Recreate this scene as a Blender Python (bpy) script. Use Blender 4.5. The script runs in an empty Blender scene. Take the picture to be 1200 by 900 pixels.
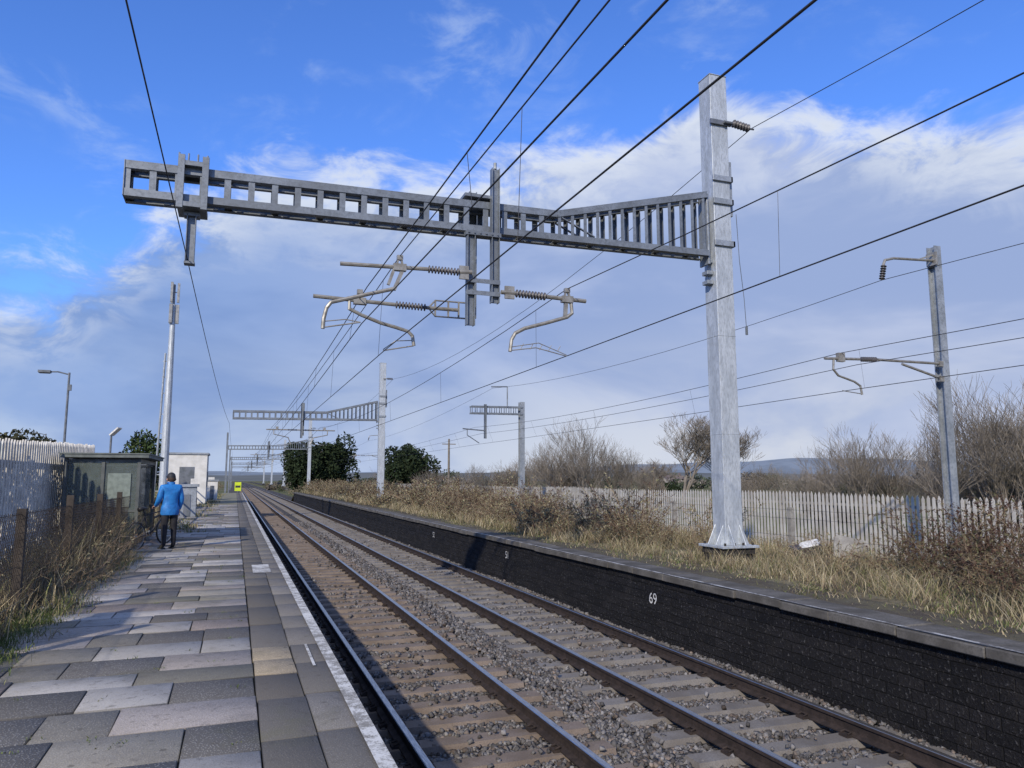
import bpy, math, random
import numpy as np
from mathutils import Vector, Matrix
random.seed(7); rng=np.random.default_rng(7)
S=bpy.context.scene
S.view_settings.view_transform='Standard'
S.view_settings.look='None'; S.view_settings.exposure=0; S.view_settings.gamma=1
COL=S.collection

# ------------------------------------------------------------------ node helpers
def newmat(name):
    m=bpy.data.materials.new(name); m.use_nodes=True
    nt=m.node_tree; b=nt.nodes['Principled BSDF']
    return m,nt,b
def N(nt,t,**k):
    n=nt.nodes.new(t)
    for a,v in k.items(): setattr(n,a,v)
    return n
def setin(nt,sock,v):
    if isinstance(v,bpy.types.NodeSocket): nt.links.new(v,sock)
    else: sock.default_value=v
def mth(nt,op,a,b=None,c=None,clamp=False):
    n=N(nt,'ShaderNodeMath',operation=op); n.use_clamp=clamp
    setin(nt,n.inputs[0],a)
    if b is not None: setin(nt,n.inputs[1],b)
    if c is not None: setin(nt,n.inputs[2],c)
    return n.outputs[0]
def mixc(nt,f,a,b,bt='MIX'):
    n=N(nt,'ShaderNodeMix',data_type='RGBA',blend_type=bt)
    setin(nt,n.inputs[0],f)
    for s,v in ((n.inputs[6],a),(n.inputs[7],b)):
        if isinstance(v,(tuple,list)): v=tuple(v)+((1,) if len(v)==3 else ())
        setin(nt,s,v)
    return n.outputs[2]
def ss(nt,v,a,b,x=0.0,y=1.0):
    n=N(nt,'ShaderNodeMapRange',interpolation_type='SMOOTHSTEP')
    setin(nt,n.inputs[0],v)
    n.inputs[1].default_value=a;n.inputs[2].default_value=b;n.inputs[3].default_value=x;n.inputs[4].default_value=y
    return n.outputs[0]
def noise(nt,vec,scale,detail=5,rough=.55,dist=0.0):
    n=N(nt,'ShaderNodeTexNoise'); n.inputs['Scale'].default_value=scale
    n.inputs['Detail'].default_value=min(detail,6);n.inputs['Roughness'].default_value=rough;n.inputs['Distortion'].default_value=dist
    if vec is not None: nt.links.new(vec,n.inputs['Vector'])
    return n.outputs['Fac']
def objco(nt,scale=None):
    c=N(nt,'ShaderNodeTexCoord').outputs['Object']
    if scale:
        m=N(nt,'ShaderNodeMapping'); m.inputs['Scale'].default_value=scale; nt.links.new(c,m.inputs[0]); return m.outputs[0]
    return c
def bump(nt,b,h,strength=.5,dist=.01):
    n=N(nt,'ShaderNodeBump'); n.inputs['Strength'].default_value=strength;n.inputs['Distance'].default_value=dist
    nt.links.new(h,n.inputs['Height']); nt.links.new(n.outputs[0],b.inputs['Normal'])
def simple(name,c1,c2=None,rough=.7,metal=0.0,scale=6,detail=4,bs=0.0,bd=.005,bscale=None,stretch=None,fine=None):
    m,nt,b=newmat(name); c2=c2 or tuple(x*.75 for x in c1)
    co=objco(nt,stretch)
    n=noise(nt,co,scale,detail)
    f=ss(nt,n,.35,.65)
    col=mixc(nt,f,c1,c2)
    if fine:
        n2=noise(nt,co,fine,3,.7); col=mixc(nt,ss(nt,n2,.4,.7,0,.6),col,tuple(x*.45 for x in c1))
    nt.links.new(col,b.inputs['Base Color'])
    r=ss(nt,n,.3,.7,max(rough-.08,0),min(rough+.1,1)); nt.links.new(r,b.inputs['Roughness'])
    b.inputs['Metallic'].default_value=metal
    if rough>=.8: b.inputs['Specular IOR Level'].default_value=.2
    if bs: bump(nt,b,noise(nt,co,bscale or scale*4,3,.6),bs,bd)
    return m
def attrmat(name,rough=.85,var=.3,scale=30,bs=0,bd=.004,tr=0):
    m,nt,b=newmat(name)
    a=N(nt,'ShaderNodeAttribute',attribute_name='Col')
    col=a.outputs['Color']
    if var:
        n=noise(nt,objco(nt),scale,3,.6)
        col=mixc(nt,ss(nt,n,.3,.75,0,var),col,(0.01,0.01,0.01))
        if bs: bump(nt,b,n,bs,bd)
    nt.links.new(col,b.inputs['Base Color']); b.inputs['Roughness'].default_value=rough
    b.inputs['Specular IOR Level'].default_value=.15
    return m

# ------------------------------------------------------------------ materials
M={}
M['galv']=simple('galvanised_steel',(.36,.39,.42),(.25,.28,.31),.5,.4,scale=2.2,fine=14)
M['boom']=simple('boom_shaded_galvanising',(.225,.25,.275),(.145,.165,.19),.5,.35,scale=1.8,fine=16)  # galvanising made darker: the boom's shade is put into the colour
M['galv_lite']=simple('galvanised_steel_light',(.50,.54,.575),(.38,.42,.46),.5,.25,scale=1.7,bs=.05,stretch=(4,4,1),fine=9)
M['galv_dark']=simple('weathered_steel',(.16,.175,.20),(.10,.115,.13),.55,.3,scale=3)
M['alu']=simple('arm_tube_metal',(.32,.31,.28),(.20,.19,.17),.5,.4,scale=8)
M['insul']=simple('insulator_polymer',(.10,.095,.10),(.06,.06,.065),.45,0)
M['wire']=simple('wire_dark_copper',(.045,.045,.05),(.03,.03,.03),.6,.3)
M['railside']=simple('rusty_rail_side',(.048,.036,.031),(.028,.022,.020),.85,0,scale=9,bs=.3,fine=40)
M['railtop']=simple('polished_rail_head',(.46,.44,.42),(.33,.31,.29),.3,.9,scale=20,stretch=(6,.3,1))
M['black']=simple('black_paint',(.02,.02,.022),(.03,.03,.03),.5)
M['conc']=simple('concrete_post',(.30,.29,.265),(.20,.19,.175),.85,0,scale=5,bs=.4,fine=60)
M['soil']=simple('dark_soil',(.08,.066,.05),(.12,.108,.07),.95,0,scale=3,bs=1,bd=.03,bscale=25,fine=50)
M['found']=simple('dark_foundation',(.03,.028,.026),(.05,.045,.04),.9,0,scale=8,bs=.5)
M['white']=simple('white_paint',(.72,.72,.70),(.5,.5,.48),.6,0,scale=10,fine=50)
M['veg']=attrmat('dry_vegetation',.9,0)
M['leaf']=attrmat('leaf_foliage',.85,0)
M['stone']=attrmat('ballast_stone',.85,.35,60,.4,.004)
M['bark']=simple('bare_bark',(.21,.185,.155),(.13,.115,.095),.9,0,scale=1)

m,nt,b=newmat('paving_slab_concrete'); M['pave']=m
a=N(nt,'ShaderNodeAttribute',attribute_name='Col'); co=objco(nt)
big=noise(nt,co,2.3,6,.65); fine=noise(nt,co,95,3,.75)
v=N(nt,'ShaderNodeTexVoronoi'); v.inputs['Scale'].default_value=55; nt.links.new(co,v.inputs['Vector'])
sp=mth(nt,'MULTIPLY',ss(nt,v.outputs['Distance'],.18,.42,0,1),a.outputs['Alpha'])
c=mixc(nt,ss(nt,big,.42,.7,0,.4),a.outputs['Color'],(.155,.145,.13))
c=mixc(nt,mth(nt,'MULTIPLY',sp,.75),c,(.07,.066,.062))
c=mixc(nt,ss(nt,fine,.45,.72,0,.5),c,(.10,.095,.088))
moss=noise(nt,co,.9,6,.72)
c=mixc(nt,ss(nt,moss,.54,.68,0,.34),c,(.115,.115,.07))
st=noise(nt,co,11,4,.7); c=mixc(nt,ss(nt,st,.56,.68,0,.5),c,(.08,.073,.064))
sv=N(nt,'ShaderNodeTexVoronoi'); sv.inputs['Scale'].default_value=2.2; nt.links.new(co,sv.inputs['Vector'])
c=mixc(nt,ss(nt,sv.outputs['Distance'],.03,.06,.55,0),c,(.06,.055,.045))
nt.links.new(c,b.inputs['Base Color']); b.inputs['Roughness'].default_value=.85; b.inputs['Specular IOR Level'].default_value=.22
bump(nt,b,mth(nt,'ADD',fine,mth(nt,'MULTIPLY',sp,-.8)),.7,.006)

m,nt,b=newmat('worn_white_line'); M['line']=m
co=objco(nt); n1=noise(nt,co,5,6,.75); n2=noise(nt,co,60,4,.7)
f=mth(nt,'ADD',mth(nt,'MULTIPLY',n1,.65),mth(nt,'MULTIPLY',n2,.35))
c=mixc(nt,ss(nt,f,.44,.56),(.58,.58,.56),(.22,.21,.19))
nt.links.new(c,b.inputs['Base Color']); b.inputs['Roughness'].default_value=.8; bump(nt,b,n2,.4,.003)

m,nt,b=newmat('ballast_bed'); M['ballast']=m
co=objco(nt)
v=N(nt,'ShaderNodeTexVoronoi'); v.inputs['Scale'].default_value=17; nt.links.new(co,v.inputs['Vector'])
vc=N(nt,'ShaderNodeSeparateColor'); nt.links.new(v.outputs['Color'],vc.inputs[0])
c=mixc(nt,vc.outputs[0],(.08,.074,.070),(.20,.19,.183))
c=mixc(nt,ss(nt,v.outputs['Distance'],.25,.65,0,.8),c,(.025,.023,.021))
bg=noise(nt,co,.9,5,.6); c=mixc(nt,ss(nt,bg,.45,.7,0,.35),c,(.085,.07,.06))
nt.links.new(c,b.inputs['Base Color']); b.inputs['Roughness'].default_value=.9; b.inputs['Specular IOR Level'].default_value=.2
bump(nt,b,mth(nt,'MULTIPLY',v.outputs['Distance'],-1.0),1,.05)

m,nt,b=newmat('sooty_brick'); M['brick']=m
tc=N(nt,'ShaderNodeTexCoord').outputs['Object']
wob=N(nt,'ShaderNodeTexNoise'); wob.inputs['Scale'].default_value=5; nt.links.new(tc,wob.inputs['Vector'])
sx=N(nt,'ShaderNodeSeparateXYZ'); nt.links.new(tc,sx.inputs[0])
cx=N(nt,'ShaderNodeCombineXYZ'); nt.links.new(sx.outputs[1],cx.inputs[0]); nt.links.new(mth(nt,'ADD',sx.outputs[2],mth(nt,'MULTIPLY',wob.outputs['Fac'],.03)),cx.inputs[1])
br=N(nt,'ShaderNodeTexBrick'); nt.links.new(cx.outputs[0],br.inputs['Vector'])
br.inputs['Scale'].default_value=1; br.inputs['Brick Width'].default_value=.34; br.inputs['Row Height'].default_value=.135; br.inputs['Mortar Size'].default_value=.010; br.inputs['Mortar Smooth'].default_value=.8
br.inputs['Color1'].default_value=(.022,.021,.023,1);br.inputs['Color2'].default_value=(.011,.011,.013,1);br.inputs['Mortar'].default_value=(.008,.008,.008,1)
n1=noise(nt,tc,1.3,6,.75); c=mixc(nt,ss(nt,n1,.52,.74,0,.45),br.outputs['Color'],(.055,.05,.047))
n3=noise(nt,tc,22,4,.75); c=mixc(nt,ss(nt,n3,.57,.68,0,.7),c,(.15,.148,.148))
nt.links.new(c,b.inputs['Base Color']); b.inputs['Roughness'].default_value=.9; b.inputs['Specular IOR Level'].default_value=.2
bump(nt,b,mth(nt,'ADD',mth(nt,'MULTIPLY',br.outputs['Fac'],-.8),mth(nt,'MULTIPLY',n3,2.2)),1.0,.04)

M['coping']=simple('worn_coping',(.135,.127,.115),(.075,.07,.062),.85,0,scale=2.5,bs=.6,fine=40)
m,nt,b=newmat('coping_worn_edge'); M['copedge']=m
co=objco(nt); n1=noise(nt,co,6,6,.75); c=mixc(nt,ss(nt,n1,.42,.58),(.45,.445,.43),(.12,.11,.10)); nt.links.new(c,b.inputs['Base Color']); b.inputs['Roughness'].default_value=.85

m,nt,b=newmat('field_grass'); M['field']=m
co=objco(nt); n1=noise(nt,co,.03,6,.6); n2=noise(nt,co,1.2,6,.7)
c=mixc(nt,ss(nt,n1,.4,.6),(.10,.115,.045),(.15,.135,.075)); c=mixc(nt,ss(nt,n2,.4,.65,0,.6),c,(.06,.06,.03))
nt.links.new(c,b.inputs['Base Color']); b.inputs['Roughness'].default_value=.95; b.inputs['Specular IOR Level'].default_value=.1
m,nt,b=newmat('rough_ground'); M['rough']=m
co=objco(nt); n1=noise(nt,co,.8,6,.7); n2=noise(nt,co,12,5,.7)
c=mixc(nt,ss(nt,n1,.42,.6),(.12,.095,.065),(.20,.175,.115)); c=mixc(nt,ss(nt,n2,.45,.62,0,.6),c,(.06,.06,.032))
nt.links.new(c,b.inputs['Base Color']); b.inputs['Roughness'].default_value=.95; b.inputs['Specular IOR Level'].default_value=.1; bump(nt,b,n2,1,.04)

# ------------------------------------------------------------------ mesh builder
class MB:
    def __init__(s): s.v=[];s.f=[];s.m=[]
    def add(s,vs,fs,mi=0):
        o=len(s.v); s.v+= [tuple(v) for v in vs]; s.f+=[tuple(i+o for i in f) for f in fs]; s.m+=[mi]*len(fs)
    def box(s,a,b,mi=0):
        x0,y0,z0=a;x1,y1,z1=b
        s.add([(x0,y0,z0),(x1,y0,z0),(x1,y1,z0),(x0,y1,z0),(x0,y0,z1),(x1,y0,z1),(x1,y1,z1),(x0,y1,z1)],
              [(3,2,1,0),(4,5,6,7),(0,1,5,4),(1,2,6,5),(2,3,7,6),(3,0,4,7)],mi)
    def beam(s,p,q,w,h,mi=0,up=(0,0,1)):
        p=Vector(p);q=Vector(q);d=(q-p).normalized();u=Vector(up)
        if abs(d.dot(u))>.98: u=Vector((0,1,0))
        r=d.cross(u).normalized();u=r.cross(d)
        vs=[]
        for c in (p,q):
            for a,b_ in ((-1,-1),(1,-1),(1,1),(-1,1)): vs.append(c+r*a*w/2+u*b_*h/2)
        s.add(vs,[(0,1,2,3),(7,6,5,4),(0,4,5,1),(1,5,6,2),(2,6,7,3),(3,7,4,0)],mi)
    def tube(s,pts,r,n=8,mi=0,cap=True):
        pts=[Vector(p) for p in pts]; rs=r if isinstance(r,(list,tuple)) else [r]*len(pts)
        o=len(s.v); ref=None
        for i,p in enumerate(pts):
            if i==0:d=pts[1]-p
            elif i==len(pts)-1:d=p-pts[i-1]
            else:d=(pts[i+1]-p).normalized()+(p-pts[i-1]).normalized()
            d.normalize()
            if ref is None: ref=Vector((0,0,1)) if abs(d.z)<.9 else Vector((0,1,0))
            a=(ref-d*ref.dot(d)).normalized(); ref=a; b_=d.cross(a)
            for k in range(n):
                t=2*math.pi*k/n; s.v.append(tuple(p+(a*math.cos(t)+b_*math.sin(t))*rs[i]))
        for i in range(len(pts)-1):
            for k in range(n):
                k2=(k+1)%n; s.f.append((o+i*n+k,o+i*n+k2,o+(i+1)*n+k2,o+(i+1)*n+k)); s.m.append(mi)
        if cap:
            s.f.append(tuple(o+k for k in range(n))[::-1]);s.m.append(mi)
            e=o+(len(pts)-1)*n; s.f.append(tuple(e+k for k in range(n)));s.m.append(mi)
    def insul(s,p,q,r=.06,ns=9,mi=0,core=.028):
        p=Vector(p);q=Vector(q);pts=[];rs=[]
        pts.append(p);rs.append(core)
        for i in range(ns):
            t=(i+.5)/ns; d=.35/ns
            for tt,rr in ((t-d,core),(t-d*.25,r),(t+d*.25,r),(t+d,core)): pts.append(p.lerp(q,tt));rs.append(rr)
        pts.append(q);rs.append(core); s.tube(pts,rs,10,mi)
    def obj(s,name,mats,parent=None,smooth=False,bevel=0):
        me=bpy.data.meshes.new(name); me.from_pydata(s.v,[],s.f)
        for m_ in mats: me.materials.append(m_)
        me.polygons.foreach_set('material_index',s.m)
        if smooth: me.polygons.foreach_set('use_smooth',[True]*len(s.f))
        me.update(); o=bpy.data.objects.new(name,me); COL.objects.link(o)
        if parent: o.parent=parent
        if bevel:
            bm=o.modifiers.new('bevel','BEVEL'); bm.width=bevel; bm.segments=1; bm.limit_method='ANGLE'
        return o
def empty(name,loc=(0,0,0)):
    e=bpy.data.objects.new(name,None); e.location=loc; e.empty_display_size=.2; COL.objects.link(e); return e
def npmesh(name,V,F,cols=None,mat=None,link=True):
    V=np.asarray(V,dtype=np.float32);F=np.asarray(F,dtype=np.int32)
    me=bpy.data.meshes.new(name); k=F.shape[1]
    me.vertices.add(len(V)); me.vertices.foreach_set('co',V.ravel())
    me.loops.add(F.size); me.loops.foreach_set('vertex_index',F.ravel())
    me.polygons.add(len(F)); me.polygons.foreach_set('loop_start',np.arange(0,F.size,k,dtype=np.int32))
    me.update(calc_edges=True)
    if cols is not None:
        cols=np.asarray(cols,dtype=np.float32)
        if cols.shape[1]==3: cols=np.hstack([cols,np.ones((len(cols),1),np.float32)])
        at=me.color_attributes.new('Col','FLOAT_COLOR','POINT'); at.data.foreach_set('color',cols.ravel())
    if mat: me.materials.append(mat)
    if not link: return me
    o=bpy.data.objects.new(name,me); COL.objects.link(o); return o

# ================================================================== CAMERA / LIGHT / SKY
cam=bpy.data.cameras.new('camera'); cam.lens=26.4; cam.sensor_width=36; cam.clip_end=20000; cam.clip_start=.05
co_=bpy.data.objects.new('camera',cam); COL.objects.link(co_); co_.location=(0,0,2.5)
co_.rotation_euler=(math.radians(97.25),0,math.radians(-20.1)); S.camera=co_

sd=Vector((-.62,-.785,0)).normalized(); EL=math.radians(30)
sdir=Vector((sd.x*math.cos(EL),sd.y*math.cos(EL),math.sin(EL)))
sun=bpy.data.lights.new('sun','SUN'); sun.energy=4.3; sun.angle=math.radians(1.0); sun.color=(1,.89,.72)
so=bpy.data.objects.new('sun',sun); COL.objects.link(so); so.rotation_euler=sdir.to_track_quat('Z','Y').to_euler()

W=bpy.data.worlds.new('World'); S.world=W; W.use_nodes=True; nt=W.node_tree
try:
    W.cycles.sampling_method='MANUAL'; W.cycles.sample_map_resolution=256
except Exception: pass
bg=nt.nodes['Background']; bg.inputs[1].default_value=.1
sky=N(nt,'ShaderNodeTexSky',sky_type='NISHITA'); sky.sun_disc=False; sky.sun_elevation=EL; sky.sun_rotation=math.atan2(sd.x,sd.y)
sky.air_density=1.0; sky.dust_density=.3; sky.ozone_density=2.0
tc=N(nt,'ShaderNodeTexCoord').outputs['Generated']
nm=N(nt,'ShaderNodeVectorMath',operation='NORMALIZE'); nt.links.new(tc,nm.inputs[0])
sp=N(nt,'ShaderNodeSeparateXYZ'); nt.links.new(nm.outputs[0],sp.inputs[0])
el=mth(nt,'ARCSINE',sp.outputs[2]); az=mth(nt,'ARCTAN2',sp.outputs[0],sp.outputs[1])
mp=N(nt,'ShaderNodeMapping'); mp.inputs['Scale'].default_value=(1,1,2.6); nt.links.new(nm.outputs[0],mp.inputs[0])
n1=noise(nt,mp.outputs[0],3.2,6,.55,.4)
mp2=N(nt,'ShaderNodeMapping'); mp2.inputs['Scale'].default_value=(1,1,2.0); mp2.inputs['Location'].default_value=(3,1,5); nt.links.new(nm.outputs[0],mp2.inputs[0])
n2=noise(nt,mp2.outputs[0],8,6,.62,.5)
n3=noise(nt,mp.outputs[0],2.6,5,.55,.3)
fc=N(nt,'ShaderNodeFloatCurve'); cv=fc.mapping.curves[0]
pts=[(-60,12),(-16,13),(-10,14),(-5,18),(0,21),(6,22.5),(13,23),(20,23),(30,24),(40,25),(50,24),(58,22.5),(90,18)]
def azu(a): return (a+60)/150
cv.points[0].location=(0,pts[0][1]/45); cv.points[1].location=(1,pts[-1][1]/45)
for a,e in pts[1:-1]: cv.points.new(azu(a),e/45)
fc.mapping.update()
u=N(nt,'ShaderNodeMapRange'); nt.links.new(az,u.inputs[0]); u.inputs[1].default_value=math.radians(-60);u.inputs[2].default_value=math.radians(90)
nt.links.new(u.outputs[0],fc.inputs['Value'])
bnd=mth(nt,'MULTIPLY',fc.outputs[0],math.radians(45))
t=mth(nt,'SUBTRACT',bnd,el)
t=mth(nt,'ADD',t,mth(nt,'MULTIPLY',mth(nt,'SUBTRACT',n1,.5),.24))
t=mth(nt,'ADD',t,mth(nt,'MULTIPLY',mth(nt,'SUBTRACT',n2,.5),.18))
mask=ss(nt,t,-.03,.045)
rim=mth(nt,'MULTIPLY',ss(nt,t,.01,.12,1,0),ss(nt,n2,.38,.58))
blue=mixc(nt,1.0,sky.outputs[0],(.85,1.34,2.38),'MULTIPLY')
azf=ss(nt,az,math.radians(-18),math.radians(42))
bodyA=mixc(nt,azf,(1.35,2.6,5.9),(3.2,4.2,6.9))
bodyB=mixc(nt,azf,(2.3,3.7,7.1),(4.7,5.5,7.8))
body=mixc(nt,ss(nt,n3,.38,.60),bodyA,bodyB)
hz=ss(nt,el,0.0,.24,1,0)
hz=mth(nt,'MULTIPLY',hz,ss(nt,n1,.38,.60,.35,1))
hzc=mixc(nt,azf,(5.2,6.3,8.2),(7.1,7.4,8.0))
body=mixc(nt,mth(nt,'MULTIPLY',hz,.85),body,hzc)
cl=mixc(nt,mth(nt,'MULTIPLY',rim,.88),body,(8.0,8.5,9.3))
wisp=mth(nt,'MULTIPLY',ss(nt,n2,.50,.75),ss(nt,n1,.42,.62,0,.45))
blue=mixc(nt,wisp,blue,(5.6,6.9,9.2))
fin=mixc(nt,mask,blue,cl)
ov=mth(nt,'MULTIPLY',ss(nt,el,math.radians(40),math.radians(60)),ss(nt,n1,.35,.6,.45,.9))  # unseen grey cloud overhead, added to make the sky fill less blue
fin=mixc(nt,ov,fin,(4.4,4.8,5.4))
nt.links.new(fin,bg.inputs[0])

# ================================================================== GROUND
g=MB(); g.add([(-6000,-6000,-.36),(6000,-6000,-.36),(6000,9000,-.36),(-6000,9000,-.36)],[(0,1,2,3)]); g.obj('ground',[M['field']])
xs=[.78,.9,1.2,3.9,4.0,6.7,6.96]; zs=[-.25,-.245,-.235,-.225,-.225,-.245,-.26]
g=MB()
for i in range(len(xs)-1):
    g.add([(xs[i],-12,zs[i]),(xs[i+1],-12,zs[i+1]),(xs[i+1],900,zs[i+1]),(xs[i],900,zs[i])],[(0,1,2,3)])
g.add([(-1.5,104,-.35),(.78,104,-.25),(.78,900,-.25),(-1.5,900,-.35)],[(0,1,2,3)])
g.add([(6.96,104,-.26),(9,104,-.35),(9,900,-.35),(6.96,900,-.26)],[(0,1,2,3)])
g.obj('ballast_bed',[M['ballast']])
g=MB(); g.add([(12.7,-12,-.26),(16.5,-12,-.26),(16.5,900,-.26),(12.7,900,-.26)],[(0,1,2,3)]); g.obj('ballast_bed',[M['ballast']])

M['sleep1']=simple('stained_concrete_sleeper',(.215,.175,.145),(.145,.115,.092),.85,0,scale=2.0,bs=.3,fine=70)
M['sleep2']=simple('concrete_sleeper',(.215,.20,.185),(.15,.135,.12),.85,0,scale=2.0,bs=.3,fine=70)
prof=[(-.07,-.16),(.07,-.16),(.07,-.148),(.012,-.122),(.010,-.05),(.036,-.038),(.036,-.006),(.029,0),(-.029,0),(-.036,-.006),(-.036,-.038),(-.010,-.05),(-.012,-.122),(-.07,-.148)]
def track(xc,y0,y1,smat,near=True):
    e=empty('railway_track')
    for sx_ in (-.735,.735):
        r=MB(); n=len(prof); vs=[(xc+sx_+x,y,z) for y in (y0,y1) for x,z in prof]
        for k in range(n):
            k2=(k+1)%n; r.add([vs[k],vs[k2],vs[n+k2],vs[n+k]],[(0,1,2,3)],1 if k in (7,6,8) else 0)
        r.obj('rail',[M['railside'],M['railtop']],e)
    s=MB(); c=MB(); y=y0+.3
    while y<min(y1,260):
        j=random.uniform(-.015,.015); w=.13
        a0=xc-1.26+j;a1=xc+1.26+j; zt=-.163; zb=-.27
        vs=[(a0,y-w-.02,zb),(a1,y-w-.02,zb),(a1,y+w+.02,zb),(a0,y+w+.02,zb),(a0+.015,y-w+.012,zt),(a1-.015,y-w+.012,zt),(a1-.015,y+w-.012,zt),(a0+.015,y+w-.012,zt)]
        s.add(vs,[(4,5,6,7),(0,1,5,4),(1,2,6,5),(2,3,7,6),(3,0,4,7)])
        if near and y<70:
            for sx_ in (-.735,.735):
                for d in (-1,1):
                    X=xc+sx_+d*.105
                    c.box((X-.035,y-.06,-.164),(X+.035,y+.06,-.135)); c.tube([(X+d*.02,y-.05,-.13),(X-d*.035,y-.045,-.115),(X-d*.035,y+.045,-.115),(X+d*.02,y+.05,-.13)],.011,5)
        y+=.65
    s.obj('sleepers',[smat],e)
    if near: c.obj('rail_clips',[M['railside']],e)
track(2.455,-10,900,M['sleep1']); track(5.48,-10,900,M['sleep2']); track(14.6,-10,900,M['sleep2'],False)

def stones(n,x0,x1,y0,y1,s0,s1,z):
    x=rng.uniform(x0,x1,n); yy=rng.uniform(y0,y1,n)
    near=np.zeros(n,bool)
    for xc in (2.455,5.48):
        for d in (-.735,.735): near|=np.abs(x-(xc+d))<.085
    keep=~near
    insl=np.zeros(n,bool)
    for xc in (2.455,5.48):
        insl|=(np.abs(x-xc)<1.28)&(np.abs(((yy+9.7+.325)%.65)-.325)<.145)
    keep&=(~insl)|(rng.random(n)<.03)
    zz=np.where(insl,-.15,z)+rng.uniform(-.02,.012,n)
    zz=zz+np.where((x>3.72)&(x<4.22),.035,0)+.02*np.sin(x*3+yy*.7)
    x=x[keep];yy=yy[keep];zz=zz[keep];n=len(x)
    base=np.array([(-1,-1,-1),(1,-1,-1),(1,1,-1),(-1,1,-1),(-1,-1,1),(1,-1,1),(1,1,1),(-1,1,1)],float)
    P=base[None]*rng.uniform(.5,1.0,(n,8,3))
    sc=rng.uniform(s0,s1,(n,1,1))*rng.uniform(.65,1.15,(n,1,3)); P=P*sc
    q=rng.normal(size=(n,4)); q/=np.linalg.norm(q,axis=1)[:,None]; w,a,b_,c_=q.T
    R=np.stack([1-2*(b_*b_+c_*c_),2*(a*b_-c_*w),2*(a*c_+b_*w),2*(a*b_+c_*w),1-2*(a*a+c_*c_),2*(b_*c_-a*w),2*(a*c_-b_*w),2*(b_*c_+a*w),1-2*(a*a+b_*b_)],1).reshape(n,3,3)
    P=np.einsum('nij,nkj->nki',R,P)+np.stack([x,yy,zz],1)[:,None]
    Fb=np.array([(3,2,1,0),(4,5,6,7),(0,1,5,4),(1,2,6,5),(2,3,7,6),(3,0,4,7)])
    F=(Fb[None]+8*np.arange(n)[:,None,None]).reshape(-1,4)
    t=rng.random((n,1))**1.3; c=np.array([.07,.066,.064])*(1-t)+np.array([.25,.24,.235])*t
    c*=rng.uniform(.75,1.2,(n,1)); rust=(rng.random((n,1))<.22); c=np.where(rust,c*np.array([1.0,.86,.75]),c)
    C=np.repeat(c,8,axis=0)
    return P.reshape(-1,3),F,C
def merge(parts):
    Vs=[];Fs=[];Cs=[];o=0
    for V,F,C in parts: Vs.append(V);Fs.append(F+o);Cs.append(C);o+=len(V)
    return np.vstack(Vs),np.vstack(Fs),np.vstack(Cs)
npmesh('ballast_stones',*merge([stones(42000,.95,6.9,3,13,.020,.034,-.222),stones(26000,.95,6.9,13,27,.026,.040,-.222),stones(12000,.95,6.9,27,50,.035,.05,-.228)]),M['stone'])

# ================================================================== NEAR PLATFORM
ZP=.9
e=empty('platform')
g=MB(); g.box((-2.45,-6,-.35),(.84,98,ZP-.035)); g.obj('platform_core',[M['soil']],e)
g=MB(); g.box((.841,-6,-.34),(.87,98,ZP-.14)); g.obj('platform_face_brick',[M['brick']],e)
g=MB(); vs=[(-2.45,98,ZP-.035),(.84,98,ZP-.035),(.84,104,-.3),(-2.45,104,-.3)]; g.add(vs,[(0,1,2,3)]); g.obj('platform_ramp',[M['rough']],e)
def slabmesh(name,cells,mat,parent):
    V=[];F=[];C=[]
    for (x0,x1,y0,y1,z,col,al) in cells:
        o=len(V); b_=.006; tl=[random.uniform(-.004,.004) for _ in range(4)]
        jx=[random.uniform(-.004,.004) for _ in range(4)]; jy=[random.uniform(-.003,.003) for _ in range(4)]
        cor=((x0,y0),(x1,y0),(x1,y1),(x0,y1))
        for k,(x,y) in enumerate(cor): V.append((x+jx[k],y+jy[k],z-.045))
        for k,(x,y) in enumerate(cor): V.append((x+jx[k],y+jy[k],z-.005+tl[k]))
        for k,(x,y) in enumerate(((x0+b_,y0+b_),(x1-b_,y0+b_),(x1-b_,y1-b_),(x0+b_,y1-b_))): V.append((x+jx[k],y+jy[k],z+tl[k]))
        C+= [tuple(q*.5 for q in col)+(al,)]*8+[tuple(col)+(al,)]*4
        F.append((o+8,o+9,o+10,o+11))
        for k in range(4):
            k2=(k+1)%4; F.append((o+k,o+k2,o+4+k2,o+4+k)); F.append((o+4+k,o+4+k2,o+8+k2,o+8+k))
    ob=npmesh(name,V,F,C,mat); ob.parent=parent; return ob
pal=[((.43,.415,.395),.1),((.50,.475,.45),.1),((.40,.34,.315),.6),((.33,.32,.305),1.0),((.35,.325,.275),.3),((.28,.265,.23),.6),((.25,.243,.237),1.0),((.45,.405,.375),.3),((.23,.22,.18),.5)]
wts=[3.4,3,2.4,2.6,1.6,1.5,1.6,2.6,1.2]
cells=[]; y=-3.0
while y<52:
    d=random.choice([.6,.6,.45,.6,.45])
    x=.215
    while x>-2.2:
        w=random.choice([.9,.75,.6,.6,.9,.45])
        x0=max(x-w,-2.25)
        if x0<-2.1: x0=-2.25
        col,al=random.choices(pal,wts)[0]; k=random.uniform(.75,1.1); yj=random.uniform(-.005,.005)
        cells.append((x0+.004,x-.004,y+.005+yj,y+d-.005+yj,ZP+random.uniform(-.008,.005),tuple(c*k for c in col),al))
        x=x0
    y+=d
slabmesh('paving_slabs',cells,M['pave'],e)
g=MB(); g.add([(-2.45,52,ZP-.02),(.215,52,ZP-.004),(.215,98,ZP-.004),(-2.45,98,ZP-.02)],[(0,1,2,3)]); g.obj('gravel_surface',[simple('weathered_gravel',(.27,.25,.20),(.17,.17,.10),.95,0,scale=1.2,bs=.8,bscale=40,fine=30)],e)
cells=[];y=-3
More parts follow.
